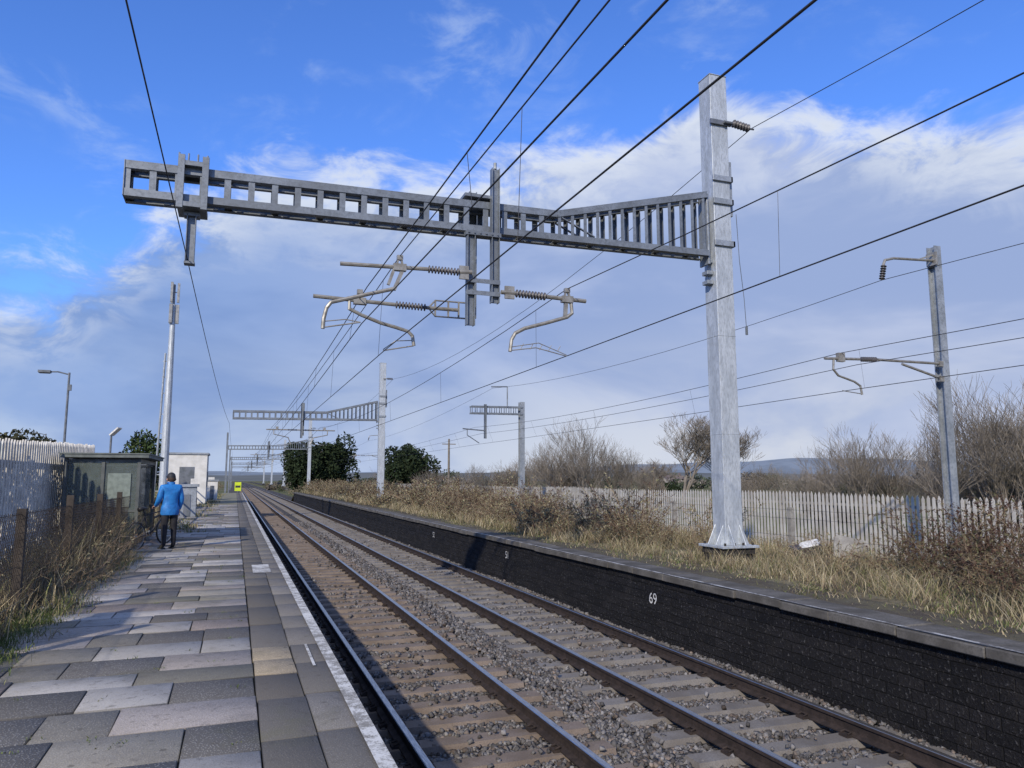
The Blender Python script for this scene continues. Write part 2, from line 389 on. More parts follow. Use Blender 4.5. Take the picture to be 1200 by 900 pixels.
while y<98:
    d=random.choice([.9,1.2,.9,.75]); k=random.uniform(.75,1.15)
    base=random.choice([(.165,.15,.13),(.18,.168,.152),(.15,.138,.12)])
    if 6.7<y<7.7: base=(.50,.41,.28);k=1;d=.55
    cells.append((.223,.56,y+.004,y+d-.004,ZP+.002+random.uniform(-.004,.004),tuple(c*k for c in base),.5)); y+=d
y=-3
while y<98:
    d=random.choice([.9,1.0,.76]); k=random.uniform(.8,1.2); base=random.choice([(.22,.205,.185),(.19,.178,.16),(.26,.245,.225)])
    cells.append((.567,.925,y+.004,y+d-.004,ZP+.002+random.uniform(-.003,.003),tuple(c*k for c in base),.5)); y+=d
slabmesh('coping_stones',cells,M['pave'],e)
g=MB(); g.add([(.82,-3,ZP+.013),(.920,-3,ZP+.013),(.920,98,ZP+.013),(.82,98,ZP+.013)],[(0,1,2,3)])
g.add([(.36,13.9,ZP+.013),(.66,13.9,ZP+.013),(.66,15.2,ZP+.013),(.36,15.2,ZP+.013)],[(0,1,2,3)])
g.add([(.70,6.9,ZP+.013),(.725,6.9,ZP+.013),(.725,7.8,ZP+.013),(.70,7.8,ZP+.013)],[(0,1,2,3)])
g.obj('white_edge_line',[M['line']],e)
g=MB(); g.add([(-80,-12,.8),(-2.451,-12,.88),(-2.451,104,.88),(-80,104,.8)],[(0,1,2,3)]); g.add([(-80,104,.8),(-2.451,104,.88),(-2.451,112,-.35),(-80,112,-.35)],[(0,1,2,3)]); g.obj('verge',[M['rough']])

# ================================================================== FAR PLATFORM
e=empty('island_platform')
g=MB(); g.box((7.05,-10,-.34),(12.4,98,ZP-.03)); g.obj('platform_core',[M['rough']],e)
g=MB(); g.add([(7.05,98,ZP-.03),(12.4,98,ZP-.03),(12.4,104,-.34),(7.05,104,-.34)],[(0,1,2,3)]); g.obj('platform_ramp',[M['rough']],e)
g=MB(); g.box((6.95,-10,-.35),(7.05,98,ZP-.11)); g.obj('brick_wall',[M['brick']],e)
g=MB(); y=-10
while y<98:
    d=random.uniform(.85,1.05); dz=random.uniform(-.010,.007); dx=random.uniform(-.02,.012)
    g.box((6.87+dx,y+.004,ZP-.108+dz),(7.45,y+d-.004,ZP+.002+dz),0)
    y+=d
g.obj('coping_stones',[M['coping']],e,bevel=.012)
g=MB(); g.add([(6.885,-10,ZP+.014),(6.94,-10,ZP+.014),(6.94,98,ZP+.014),(6.885,98,ZP+.014)],[(0,1,2,3)]); g.obj('worn_edge_line',[M['copedge']],e)
g=MB(); g.add([(7.452,-10,ZP-.012),(8.1,-10,ZP-.012),(8.1,98,ZP-.012),(7.452,98,ZP-.012)],[(0,1,2,3)]); g.obj('dark_path',[M['soil']],e)
for txt,yy,zz in (('69',11.95,.45),('51',19.5,.5),('52',27.5,.5)):
    c=bpy.data.curves.new('painted_number','FONT'); c.body=txt; c.size=.27
    o=bpy.data.objects.new('painted_number',c); COL.objects.link(o); c.materials.append(M['white'])
    o.matrix_world=Matrix(((0,0,-1,6.944),(-1,0,0,yy),(0,1,0,zz-.1),(0,0,0,1))); o.parent=e

# ================================================================== OVERHEAD LINE STRUCTURES
def hpost(m_,X,Yc,z0,z1,w=.15,mi=0):
    m_.box((X-w/2,Yc-.07,z0),(X-w/2+.014,Yc+.07,z1),mi); m_.box((X+w/2-.014,Yc-.07,z0),(X+w/2,Yc+.07,z1),mi); m_.box((X-w/2+.014,Yc-.008,z0),(X+w/2-.014,Yc+.008,z1),mi)
def gantry(Y,xL,xM,zs=0.0):
    e=empty('overhead_line_gantry')
    zt=11.05+zs
    m_=MB(); w=.205
    m_.box((xM-w,Y-w,1.22),(xM+w,Y+w,zt))
    m_.box((xM-w-.012,Y-w-.012,zt),(xM+w+.012,Y+w+.012,zt+.02))
    m_.box((xM-.42,Y-.42,1.17),(xM+.42,Y+.42,1.22))
    for z in (3.4,5.4): m_.box((xM-w-.006,Y-w-.006,z),(xM+w+.006,Y+w+.006,z+.012))
    for ax in (0,1):
        for s in (-1,1):
            for k in (-.13,.13):
                if ax==0: vs=[(xM+s*w,Y+k-.01,1.22),(xM+s*.40,Y+k-.01,1.22),(xM+s*w,Y+k-.01,1.62),(xM+s*w,Y+k+.01,1.22),(xM+s*.40,Y+k+.01,1.22),(xM+s*w,Y+k+.01,1.62)]
                else: vs=[(xM+k-.01,Y+s*w,1.22),(xM+k-.01,Y+s*.40,1.22),(xM+k-.01,Y+s*w,1.62),(xM+k+.01,Y+s*w,1.22),(xM+k+.01,Y+s*.40,1.22),(xM+k+.01,Y+s*w,1.62)]
                m_.add(vs,[(0,1,2),(5,4,3),(0,3,4,1),(1,4,5,2),(2,5,3,0)])
    m_.obj('mast',[M['galv_lite']],e,bevel=.02)
    fd=MB(); fd.box((xM-.33,Y-.33,.6),(xM+.33,Y+.33,1.04))
    for dx in (-.32,-.1,.1,.32):
        for dy in (-.34,.34): fd.tube([(xM+dx,Y+dy,1.0),(xM+dx,Y+dy,1.27)],.022,6)
    fd.box((xM-.36,Y-.36,1.05),(xM+.36,Y+.36,1.168)); fd.obj('foundation',[M['found']],e)
    b_=MB()
    for z in (7.35+zs,8.25+zs,8.75+zs):
        b_.box((xM-w-.03,Y-w-.05,z-.06),(xM+w+.05,Y-w-.004,z+.06)); b_.box((xM+w+.004,Y-w-.05,z-.06),(xM+w+.05,Y+w+.05,z+.06))
    b_.box((xM+w+.052,Y-.12,8.0+zs),(xM+w+.12,Y+.12,9.2+zs))
    for z in (6.75,7.0,6.55): b_.box((xM-w-.14,Y-.1,z-.05+zs),(xM-w-.004,Y+.1,z+.03+zs))
    b_.box((xM-w-.145,Y-.16,6.9+zs),(xM-w-.10,Y+.16,8.4+zs))
    b_.obj('brackets',[M['galv']],e,bevel=.005)
    b_=MB(); D=.19
    xT=xM-3.75; xe=xM-w-.146
    def zb(x): return 6.97+zs+(x-xL)*.014
    def ztp(x):
        base=zb(x)+.45
        return base if x<xT else base+(x-xT)/(xe-xT)*.80
    for sy in (-1,1):
        yy=Y+sy*D
        for fn,h in ((zb,.11),(ztp,.12)):
            for x0,x1 in ((xL,xT),(xT,xe)):
                b_.beam((x0,yy,fn(x0)),(x1,yy,fn(x1)),.018,h)
                dz=h/2*(1 if fn is ztp else -1)
                b_.beam((x0,yy-sy*.045,fn(x0)+dz),(x1,yy-sy*.045,fn(x1)+dz),.11,.016)
                b_.beam((x0,yy-sy*.045,fn(x0)-dz),(x1,yy-sy*.045,fn(x1)-dz),.09,.012)
        x=xL+.03
        while x<xe-.05:
            st=.37 if x<xT else .27
            b_.beam((x,yy-sy*.012,zb(x)+.05),(x,yy-sy*.012,ztp(x)-.06),.10 if x<xT else .055,.012,up=(0,1,0))
            b_.beam((x+.03,yy-sy*.045,zb(x)+.05),(x+.03,yy-sy*.045,ztp(x)-.06),.012,.075,up=(0,1,0))
            x+=st
        b_.beam((xT+.1,yy-sy*.03,ztp(xT)-.05),(xT+.8,yy-sy*.03,zb(xT+.8)+.08),.05,.02)
    x=xL+.05
    while x<xe:
        b_.beam((x,Y-D+.02,zb(x)-.02),(x,Y+D-.02,zb(x)-.02),.12,.014)
        b_.beam((x,Y-D+.02,ztp(x)+.03),(x,Y+D-.02,ztp(x)+.03),.09,.014); x+=.74
    b_.box((xL-.015,Y-D-.02,zb(xL)-.06),(xL-.002,Y+D+.02,ztp(xL)+.07))
    b_.obj('boom',[M['boom']],e)
    return e

e1=gantry(12.85,-1.83,9.30)
Y=12.85
m_=MB()
hpost(m_,4.26,Y-.30,5.65,8.18); hpost(m_,4.01,Y+.31,5.47,7.92); hpost(m_,3.80,Y-.30,5.21,6.86)
m_.box((3.70,Y-.38,6.86),(4.36,Y-.21,6.94)); m_.box((3.70,Y-.26,7.62),(4.36,Y+.36,7.68)); m_.box((3.70,Y-.38,5.98),(4.34,Y-.372,6.06));m_.box((3.70,Y-.38,5.76),(4.34,Y-.372,5.84))
m_.tube([(4.26,Y-.30,8.18),(4.26,Y-.30,8.30)],.03)
for k in range(6): m_.tube([(3.74+.11*k,Y-.40,6.90),(3.74+.11*k,Y-.36,6.90)],.018,6)
for dz in (7.54,6.86): m_.box((-1.06,Y-.30,dz-.05),(-.62,Y+.30,dz+.03))
for X in (-1.02,-.66): m_.box((X-.05,Y-.31,6.78),(X+.05,Y-.24,7.66))
hpost(m_,-.84,Y-.05,5.95,6.76,.14); m_.box((-.96,Y-.12,6.72),(-.72,Y+.08,6.78)); m_.box((-.92,Y-.12,5.93),(-.76,Y+.05,5.97))
for k in range(4): m_.tube([(-1.06+.14*k,Y-.26,7.57),(-1.06+.14*k,Y-.26,7.70)],.015,6)
m_.obj('drop_posts',[M['boom']],e1,bevel=.003)
a=MB(); ins=MB()
Yf=Y-.45; Yr=Y+.45
ins.insul((3.55,Yf,6.12),(2.98,Yf,6.12),.07,10); a.tube([(3.78,Yf,6.14),(3.55,Yf,6.12)],.04); a.tube([(2.98,Yf,6.12),(1.49,Yf,6.07)],.036)
a.box((3.55,Yf-.02,6.0),(3.72,Yf+.02,6.24))
def saddle(X,Yc,z):
    a.beam((X-.07,Yc,z-.03),(X-.02,Yc,z+.16),.05,.03);a.beam((X+.07,Yc,z-.03),(X+.02,Yc,z+.16),.05,.03); a.box((X-.05,Yc-.04,z+.13),(X+.05,Yc+.04,z+.21)); a.box((X-.11,Yc-.05,z-.06),(X+.11,Yc+.05,z+.06))
saddle(2.49,Yf,6.10)
a.beam((2.40,Yf,6.08),(2.30,Yf,5.78),.05,.05)
a.tube([(2.40,Yf,5.72),(2.0,Yf,5.60),(1.52,Yf,5.45),(1.36,Yf,5.40),(1.29,Yf,5.30),(1.25,Yf,5.12),(1.24,Yf,4.95)],.033)
a.tube([(1.24,Yf,4.97),(1.85,Yf,5.10)],.012); a.tube([(1.24,Yf,5.07),(1.60,Yf,5.13),(1.85,Yf,5.10)],.009)
a.beam((2.55,Yf,6.08),(2.40,Yf,5.70),.06,.06)
ins.insul((3.18,Yr,5.65),(2.6,Yr,5.66),.07,10); a.tube([(3.78,Yr,5.65),(3.18,Yr,5.65)],.035); a.tube([(2.6,Yr,5.66),(1.15,Yr,5.70)],.036)
for zz in (5.80,5.50): a.tube([(3.95,Yr,zz),(3.35,Yr,zz),(3.22,Yr,5.65)],.016,6)
for X in (3.35,3.6,3.8): a.beam((X,Yr,5.5),(X,Yr,5.8),.03,.03)
saddle(1.96,Yr,5.67)
a.tube([(1.78,Yr,5.52),(2.0,Yr,5.42),(2.35,Yr,5.30),(2.62,Yr,5.24),(2.85,Yr,5.18),(2.93,Yr,5.10),(2.96,Yr,4.92)],.033)
a.tube([(1.78,Yr,5.68),(1.78,Yr,5.50)],.028); a.tube([(2.95,Yr,4.92),(2.4,Yr,4.80)],.012); a.tube([(2.95,Yr,5.02),(2.62,Yr,4.99),(2.4,Yr,4.82)],.009)
ins.insul((4.60,Yf,5.83),(5.20,Yf,5.82),.075,10); a.tube([(4.33,Yf,5.83),(4.60,Yf,5.83)],.04); a.tube([(5.20,Yf,5.82),(6.0,Yf,5.80)],.04); a.box((4.40,Yf-.02,5.72),(4.58,Yf+.02,5.95))
saddle(5.62,Yf,5.80)
a.tube([(5.70,Yf,5.76),(5.72,Yf,5.55),(5.62,Yf,5.47),(5.2,Yf,5.33),(4.78,Yf,5.20),(4.60,Yf,5.10),(4.53,Yf,4.98),(4.50,Yf,4.76)],.034)
a.beam((5.60,Yf,5.78),(5.58,Yf,5.48),.07,.05)
a.tube([(4.50,Yf,4.78),(5.0,Yf,4.86),(5.60,Yf,4.74)],.010); a.tube([(4.50,Yf,4.84),(5.05,Yf,4.95),(5.60,Yf,4.76)],.008)
for k in range(5): X=4.7+k*.18; a.tube([(X,Yf,4.82),(X+.06,Yf,4.92)],.006,4)
a.obj('registration_arms',[M['alu']],e1,smooth=False)
ins.insul((9.56,Y-.3,9.98),(9.98,Y-.3,9.93),.085,6,core=.035); ins.obj('insulators',[M['insul']],e1,smooth=True)
f_=MB(); f_.tube([(9.35,Y-.3,9.98),(9.56,Y-.3,9.98)],.03); f_.tube([(9.98,Y-.3,9.93),(10.1,Y-.3,9.93)],.02); f_.box((9.05,Y-.26,9.93),(9.56,Y-.215,10.03))
f_.tube([(9.60,Y-.25,8.0),(9.64,Y-.25,7.0),(9.72,Y-.25,6.2),(9.75,Y-.25,5.55)],.007,5); f_.insul((9.75,Y-.25,5.62),(9.75,Y-.25,5.45),.025,4)
f_.obj('feeder_bracket',[M['galv_dark']],e1)

GY=[51.5,105,160,215,275]
for gi,Yg in enumerate(GY):
    e2=gantry(Yg,-.3 if gi==0 else -1.0,9.3,-.55)
    m_=MB(); hpost(m_,3.97,Yg-.30,5.2,7.5); hpost(m_,4.1,Yg+.31,5.4,7.6)
    if gi>=1: m_.box((-1.25,Yg-.17,-.3),(-1.02,Yg+.17,8.6))
    m_.obj('drop_posts',[M['boom']],e2)
    a=MB(); ins=MB()
    for s,xc in ((-1,2.455),(1,5.48)):
        ins.insul((3.97+s*.25,Yg,5.75),(3.97+s*.85,Yg,5.75),.07,7)
        a.tube([(3.97+s*.05,Yg,5.75),(3.97+s*.25,Yg,5.75)],.04); a.tube([(3.97+s*.85,Yg,5.75),(3.97+s*2.2,Yg,5.75)],.04)
        a.tube([(xc+s*.2,Yg,5.75),(xc+s*.2,Yg,5.45),(xc-s*.7,Yg,5.25),(xc-s*.9,Yg,4.8)],.035); a.tube([(xc-s*.9,Yg,4.85),(xc,Yg,4.76)],.014)
        a.box((xc-.08,Yg-.05,5.72),(xc+.08,Yg+.05,5.95))
    ins.insul((9.56,Yg-.3,9.4),(9.95,Yg-.3,9.4),.085,6); a.tube([(9.3,Yg-.3,9.4),(9.56,Yg-.3,9.4)],.03)
    a.obj('registration_arms',[M['alu']],e2); ins.obj('insulators',[M['insul']],e2)

def side_mast(X,Y,zt,w=.115,arm=True,top=True):
    e=empty('overhead_line_mast'); m_=MB()
    for s in (-1,1): m_.box((X-w,Y+s*w-.012,-.3),(X+w,Y+s*w+.012,zt))
    m_.box((X-.012,Y-w+.012,-.3),(X+.012,Y+w-.012,zt)); m_.box((X-.25,Y-.25,-.35),(X+.25,Y+.25,-.1)); m_.obj('mast',[M['galv']],e)
    a=MB(); ins=MB()
    if arm:
        a.tube([(X-w,Y-.1,5.53),(X-2.3,Y-.1,5.52)],.035); ins.insul((X-2.35,Y-.1,5.52),(X-2.85,Y-.1,5.50),.065,8); a.tube([(X-2.9,Y-.1,5.5),(X-4.0,Y-.1,5.46)],.035)
        a.tube([(X-w,Y-.1,5.12),(X-1.5,Y-.1,5.45)],.035); a.box((X-w-.12,Y-.15,5.45),(X-w,Y-.05,5.6)); a.box((X-w-.12,Y-.15,5.05),(X-w,Y-.05,5.2))
        a.box((X-3.6,Y-.15,5.40),(X-3.4,Y-.05,5.62))
        a.tube([(X-3.72,Y-.1,5.46),(X-3.75,Y-.1,5.2),(X-3.6,Y-.1,5.05),(X-3.1,Y-.1,4.92),(X-2.92,Y-.1,4.82),(X-2.88,Y-.1,4.60)],.028)
        a.tube([(X-2.88,Y-.1,4.62),(X-3.5,Y-.1,4.68)],.012)
    if top:
        a.tube([(X-w,Y-.1,zt-.42),(X-1.55,Y-.1,zt-.50),(X-1.85,Y-.1,zt-.58),(X-1.93,Y-.1,zt-.74)],.035); a.beam((X-w,Y-.1,zt-.25),(X-.7,Y-.1,zt-.45),.04,.04)
        ins.insul((X-1.90,Y-.1,zt-.72),(X-2.0,Y-.1,zt-1.12),.075,6); a.box((X-w-.06,Y-.2,zt-.55),(X-w,Y+.1,zt-.2))
    a.obj('cantilever_arms',[M['alu']],e); ins.obj('insulators',[M['insul']],e)
    return e
side_mast(17.5,14.6,8.75)
side_mast(17.5,95,8.5); side_mast(17.5,145,8.5)
e=side_mast(17.5,46,7.55,.16,False,False)
b_=MB()
for s in (-.2,.2):
    b_.beam((14.0,46+s,7.15),(17.5,46+s,7.2),.05,.1); b_.beam((14.0,46+s,6.72),(17.5,46+s,6.75),.05,.1)
    for k in range(11): x=14.05+k*.33; b_.beam((x,46+s,6.72),(x,46+s,7.15),.04,.04)
hpost(b_,14.9,45.7,5.1,7.3); b_.tube([(14.9,45.7,5.6),(13.4,45.7,5.7)],.04); b_.tube([(16.4,45.7,7.2),(16.4,45.7,8.5)],.04); b_.tube([(15.3,45.7,8.45),(16.4,45.7,8.5)],.04)
b_.tube([(13.7,45.7,5.7),(13.7,45.7,5.3),(14.5,45.7,4.8)],.03)
b_.obj('boom',[M['boom']],e)

# ------------------------------------------------------------------ wires
wr=empty('overhead_line_wires')
def wire(name,sup,sag,r=.0085,n=12):
    g=MB(); pts=[]
    for i in range(len(sup)-1):
        (x0,y0,z0),(x1,y1,z1)=sup[i],sup[i+1]; sg=sag
        for k in range(n):
            t=k/n; pts.append((x0+(x1-x0)*t,y0+(y1-y0)*t,z0+(z1-z0)*t-4*sg*t*(1-t)))
    pts.append(sup[-1]); g.tube(pts,r,5); g.obj(name,[M['wire']],wr,smooth=True); return pts
YB=-34
def far(x,z):
    return [(x+(.2 if i%2 else -.2),y,z) for i,y in enumerate(GY)]+[(x,900,z)]
mA=wire('messenger_wire',[(2.0,YB,5.75),(1.95,12.4,5.72)]+far(2.3,5.9),.25)
mB=wire('messenger_wire',[(2.75,YB,6.0),(2.49,12.4,6.30)]+far(2.5,5.95),.2)
cC=wire('contact_wire',[(3.0,YB,5.2),(1.87,12.4,5.08)]+far(2.4,4.95),.03)
cD=wire('contact_wire',[(2.8,YB,4.75),(2.42,13.3,4.80)]+far(2.5,4.74),.02)
mF=wire('messenger_wire',[(5.5,YB,5.75),(5.62,12.4,6.0)]+far(5.4,5.95),.55)
cG=wire('contact_wire',[(5.3,YB,4.7),(5.62,12.4,4.75)]+far(5.5,4.74),.02)
wire('feeder_wire',[(10.1,YB,9.6),(10.05,12.55,9.95),(10.0,51.2,9.4),(10.0,104.7,9.4),(10,159.7,9.4),(10,214.7,9.4),(10,900,9.4)],1.0)
wire('return_wire',[(-1.0,YB,6.6),(-.87,12.8,6.0),(-.5,51.5,6.1),(-.5,105,6.1),(-.5,300,6.1)],.3,.008)
wire('feeder_wire',[(15.5,YB,7.6),(15.5,14.5,7.62),(15.5,46,8.4),(15.5,95,7.3),(15.5,145,7.3),(15.5,900,7.3)],.5)
m3=wire('messenger_wire',[(14,YB,5.9),(14.0,14.5,5.62),(14.2,45.7,5.8),(14.2,95,5.6),(14.2,145,5.6),(14.4,900,5.6)],.3)
wire('messenger_wire',[(14.6,YB,5.3),(14.5,14.5,5.35),(14.6,45.7,5.4),(14.6,95,5.3),(14.5,900,5.3)],.2)
c3=wire('contact_wire',[(14.6,YB,4.8),(14.1,14.5,4.68),(14.6,45.7,4.75),(14.4,95,4.7),(14.5,900,4.7)],.03)
def interp(P,y):
    for a_,b_ in zip(P[:-1],P[1:]):
        if a_[1]<=y<=b_[1]:
            t=(y-a_[1])/(b_[1]-a_[1]); return tuple(a_[i]+(b_[i]-a_[i])*t for i in range(3))
g=MB()
for Pa,Pb in ((mA,cC),(mB,cD),(mF,cG),(m3,c3)):
    for y in list(np.arange(-8,150,7.3)): g.tube([interp(Pa,y),interp(Pb,y)],.0035,4)
g.obj('droppers',[M['wire']],wr)

# ================================================================== VEGETATION
def blades(x,y,h,wid,cols,zbase,lean):
    n=len(x); an=rng.uniform(0,6.283,n); w=wid*rng.uniform(.6,1.4,n)
    dx=np.cos(an)*w;dy=np.sin(an)*w; lx=rng.normal(0,lean,n)*h;ly=rng.normal(0,lean,n)*h
    zb_=np.full(n,zbase)
    p0=np.stack([x-dx,y-dy,zb_],1);p1=np.stack([x+dx,y+dy,zb_],1)
    q0=np.stack([x+lx*.4-dx*.8,y+ly*.4-dy*.8,zb_+h*.6],1);q1=np.stack([x+lx*.4+dx*.8,y+ly*.4+dy*.8,zb_+h*.6],1)
    t0=np.stack([x+lx-dx*.15,y+ly,zb_+h],1);t1=np.stack([x+lx+dx*.15,y+ly,zb_+h],1)
    V=np.stack([p0,p1,q1,q0,t1,t0],1).reshape(-1,3)
    o=6*np.arange(n)[:,None]; F=np.vstack([o+np.array([0,1,2,3]),o+np.array([3,2,4,5])])
    c=np.array(cols)[rng.integers(0,len(cols),n)]*rng.uniform(.7,1.25,(n,1)); C=np.repeat(c,6,axis=0)
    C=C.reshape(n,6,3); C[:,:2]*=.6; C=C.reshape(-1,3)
    return V,F,C
straw=[(.36,.30,.19),(.30,.255,.16),(.24,.205,.12),(.40,.35,.24),(.16,.165,.075),(.20,.15,.10)]
green=[(.10,.14,.045),(.13,.165,.055),(.18,.185,.08)]
def tuft_field(ncl,npb,x0,x1,y0,y1,h0,h1,wid,cols,sp=.14,z=ZP-.03,lean=.35,pw=1.0):
    cx=rng.uniform(x0,x1,ncl); cy=y0+(y1-y0)*rng.random(ncl)**pw; n=ncl*npb
    i=np.repeat(np.arange(ncl),npb); hh=rng.uniform(h0,h1,ncl)
    X=np.clip(cx[i]+rng.normal(0,sp,n),x0-.15,x1+.4);Yy=cy[i]+rng.normal(0,sp,n)
    tint=rng.uniform(.7,1.2,ncl)[i]
    V,F,C=blades(X,Yy,hh[i]*rng.uniform(.4,1.1,n),wid,cols,z,lean)
    C=C*np.repeat(tint,6)[:,None]; return V,F,C
P=[tuft_field(340,50,8.4,12.3,5,20,.08,.44,.004,straw,.16,lean=.55),
   tuft_field(600,34,8.0,12.3,18,50,.12,.5,.008,straw,.16,lean=.5),
   tuft_field(700,18,7.9,12.3,48,100,.2,.6,.018,straw,.2,lean=.5),
   tuft_field(420,36,7.7,12.0,5,30,.03,.12,.006,green+straw,.22,lean=.6),
   tuft_field(90,40,7.5,8.3,5,40,.02,.10,.006,green+straw,.14,lean=.6)]
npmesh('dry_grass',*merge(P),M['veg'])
P=[tuft_field(50,45,-2.95,-2.3,8.0,12,.2,.6,.004,straw,.12,.88,.35),
   tuft_field(85,70,-2.95,-2.25,12,20,.3,.95,.004,straw,.12,.88,.35),
   tuft_field(50,50,-2.25,-1.8,9,19,.05,.26,.004,straw+green,.12,.88,.6),
   tuft_field(70,40,-2.3,-1.2,24,95,.05,.25,.012,green+straw,.2,.88),
   tuft_field(130,70,-2.35,-1.9,5.5,11,.03,.1,.004,green,.1,.88),
   tuft_field(300,30,-4.0,-2.5,6,40,.1,.6,.009,straw,.2,.85),
   tuft_field(260,8,-2.2,.2,5,50,.01,.035,.004,green,.03,.895,.6),
   tuft_field(300,24,-12,-3,40,104,.2,.8,.03,straw+green,.3,.83)]
npmesh('weeds',*merge(P),M['veg'])
PALE=[(.32,.28,.185),(.26,.24,.145),(.19,.19,.11),(.15,.10,.065)]
DARK=[(.10,.10,.055),(.13,.085,.055),(.07,.048,.036),(.17,.155,.09)]
def shrub_mesh(name,seed,nst,hgt,spread,spike=.6,leafy=.5,pal_=PALE,thin=1.0,stem=1.0):
    r=np.random.default_rng(seed); V=[];F=[];C=[]
    def rib(p,q,w,c):
        d=q-p; s=np.cross(d,r.normal(size=3)); s/=np.linalg.norm(s)+1e-6
        for s_ in (s,np.cross(d,s)/(np.linalg.norm(np.cross(d,s))+1e-6)):
            o=len(V); V.extend([p-s_*w,p+s_*w,q+s_*w*.7,q-s_*w*.7]); F.append((o,o+1,o+2,o+3)); C.extend([c]*4)
    def leaf(p,L,w,d,c):
        s=np.cross(d,r.normal(size=3)); s/=np.linalg.norm(s)+1e-6; o=len(V)
        V.extend([p,p+d*L*.5+s*w,p+d*L,p+d*L*.5-s*w]); F.append((o,o+1,o+2,o+3)); C.extend([c]*4)
    for i in range(nst):
        an=r.uniform(0,6.283); rad=r.uniform(0,spread*.4); p=np.array([math.cos(an)*rad,math.sin(an)*rad,0.])
        L=hgt*r.uniform(.5,1.2); out=np.array([math.cos(an),math.sin(an),0])*r.uniform(.1,.85)*spread/hgt
        d=np.array([0,0,1.])+out; d/=np.linalg.norm(d); ns=7
        sc=np.array([.24,.185,.13])*r.uniform(.6,1.4)*stem
        for k in range(ns):
            q=p+d*L/ns; rib(p,q,.0055*thin*(1.2-k/ns),sc)
            if k>=1:
                for _ in range(r.integers(1,4)):
                    bd=d+r.normal(0,.7,3); bd/=np.linalg.norm(bd); bl=L*r.uniform(.08,.25); b2=p+bd*bl; rib(p,b2,.0028*thin,sc)
                    if r.random()<leafy:
                        for _ in range(5):
                            ld=bd+r.normal(0,.7,3)+np.array([0,0,-.2]); ld/=np.linalg.norm(ld)
                            lc=np.array(pal_[r.integers(0,4)])*r.uniform(.65,1.25)
                            leaf(p+bd*bl*r.uniform(.3,1),.075*thin**.5,.012*thin**.6,ld,lc)
                    if k>=3 and r.random()<spike:
                        for t in np.linspace(0,1,9):
                            ld=bd+r.normal(0,.8,3); leaf(b2+bd*.12*t,.03,.010*(1.2-t)*thin**.5,ld,np.array([.065,.038,.030])*r.uniform(.7,1.4))
            d=d+np.array([out[0]*.12,out[1]*.12,-.07])+r.normal(0,.08,3); d/=np.linalg.norm(d); p=q
    return npmesh(name,np.array(V),np.array(F),np.array(C),M['veg'],link=False)
sm=[shrub_mesh('buddleia_shrub_mesh',s,30,1.3,1.1,.55,.55) for s in (1,2,3,4)]
smd=[shrub_mesh('weed_mesh',s,22,1.0,1.0,.05,.25) for s in (14,15)]
smf=[shrub_mesh('buddleia_far_mesh',s,24,1.3,1.1,.5,.7,PALE,2.0) for s in (5,6,7)]
def inst(name,me,loc,sc=1.0,rz=None,szz=None):
    o=bpy.data.objects.new(name,me); COL.objects.link(o); o.location=loc; o.scale=(sc,sc,(szz or sc)); o.rotation_euler=(0,0,random.uniform(0,6.28) if rz is None else rz); return o
for i in range(62):
    y=random.uniform(16,36); inst('buddleia_bush',random.choice(sm+smd),(random.uniform(8.5,12.0),y,ZP-.03),random.uniform(.6,1.25))
for i in range(75):
    y=random.uniform(34,100); inst('buddleia_bush',random.choice(smf),(random.uniform(8.3,12.2),y,ZP-.03),random.uniform(.75,1.25))
for i in range(14):
    inst('dry_weed_clump',random.choice(smd),(random.uniform(9.8,12.2),random.uniform(9.5,17),ZP-.03),random.uniform(.4,.75))
big=[shrub_mesh('dark_buddleia_mesh',s,26,1.35,1.7,.9,.6,DARK,1.1,.8) for s in (11,12)]
for (x,y,s) in ((10.4,8.0,.9),(11.2,9.2,1.0),(11.7,8.2,1.1),(9.7,7.4,.6),(12.1,9.6,1.05),(9.6,6.7,.75),(10.8,7.0,.95),(10.5,9.4,.65),(11.7,10.5,.7)):
    inst('buddleia_bush',random.choice(big),(x,y,ZP-.03),s)
bram=shrub_mesh('bramble_mesh',21,46,.95,1.2,0,.12,PALE,.7,1.3)
for (x,y,s) in ((-2.6,12.0,.8),(-2.5,13.3,.95),(-2.55,15,1.0),(-2.7,16.8,.9),(-3.0,11,.8),(-2.7,18.4,.9),(-2.1,14.2,.5),(-2.05,16.0,.55),(-2.1,12.3,.45)): inst('bramble_bush',bram,(x,y,.86),s)

def bare_tree_mesh(name,seed,H,levels=6,spread=.55,trunks=1,w0=.14,nb=3,minw=.012,taper=.62):
    r=random.Random(seed); g=MB()
    def grow(p,d,L,w,lv):
        mid=p+d*L*.5+Vector((r.uniform(-1,1),r.uniform(-1,1),r.uniform(-.5,.5)))*L*.08; q=p+d*L
        g.tube([p,mid,q],[max(w,minw),max(w*.85,minw),max(w*.7,minw*.8)],5 if lv<2 else 3,cap=False)
        if lv>=levels: return
        for k in range(nb if lv>0 else nb+1):
            a=r.uniform(0,6.283); t=r.uniform(.25,spread+.2)
            ax=Vector((math.cos(a),math.sin(a),r.uniform(-.1,.4)))
            nd=(d*(1-t*.4)+ax*t+Vector((0,0,.12))).normalized()
            st=q if k==0 else p.lerp(q,r.uniform(.4,1))
            grow(st,nd,L*r.uniform(.64,.86),w*taper,lv+1)
    for t_ in range(trunks):
        a=r.uniform(0,6.283); tl=.5*(trunks>1)*r.random(); d=Vector((math.cos(a)*tl,math.sin(a)*tl,1)).normalized()
        grow(Vector((r.uniform(-1.1,1.1)*(trunks>1),r.uniform(-1.1,1.1)*(trunks>1),0)),d,H*.27*r.uniform(.65,1.2),w0,0)
    o=g.obj(name,[M['bark']]); me=o.data; bpy.data.objects.remove(o); return me
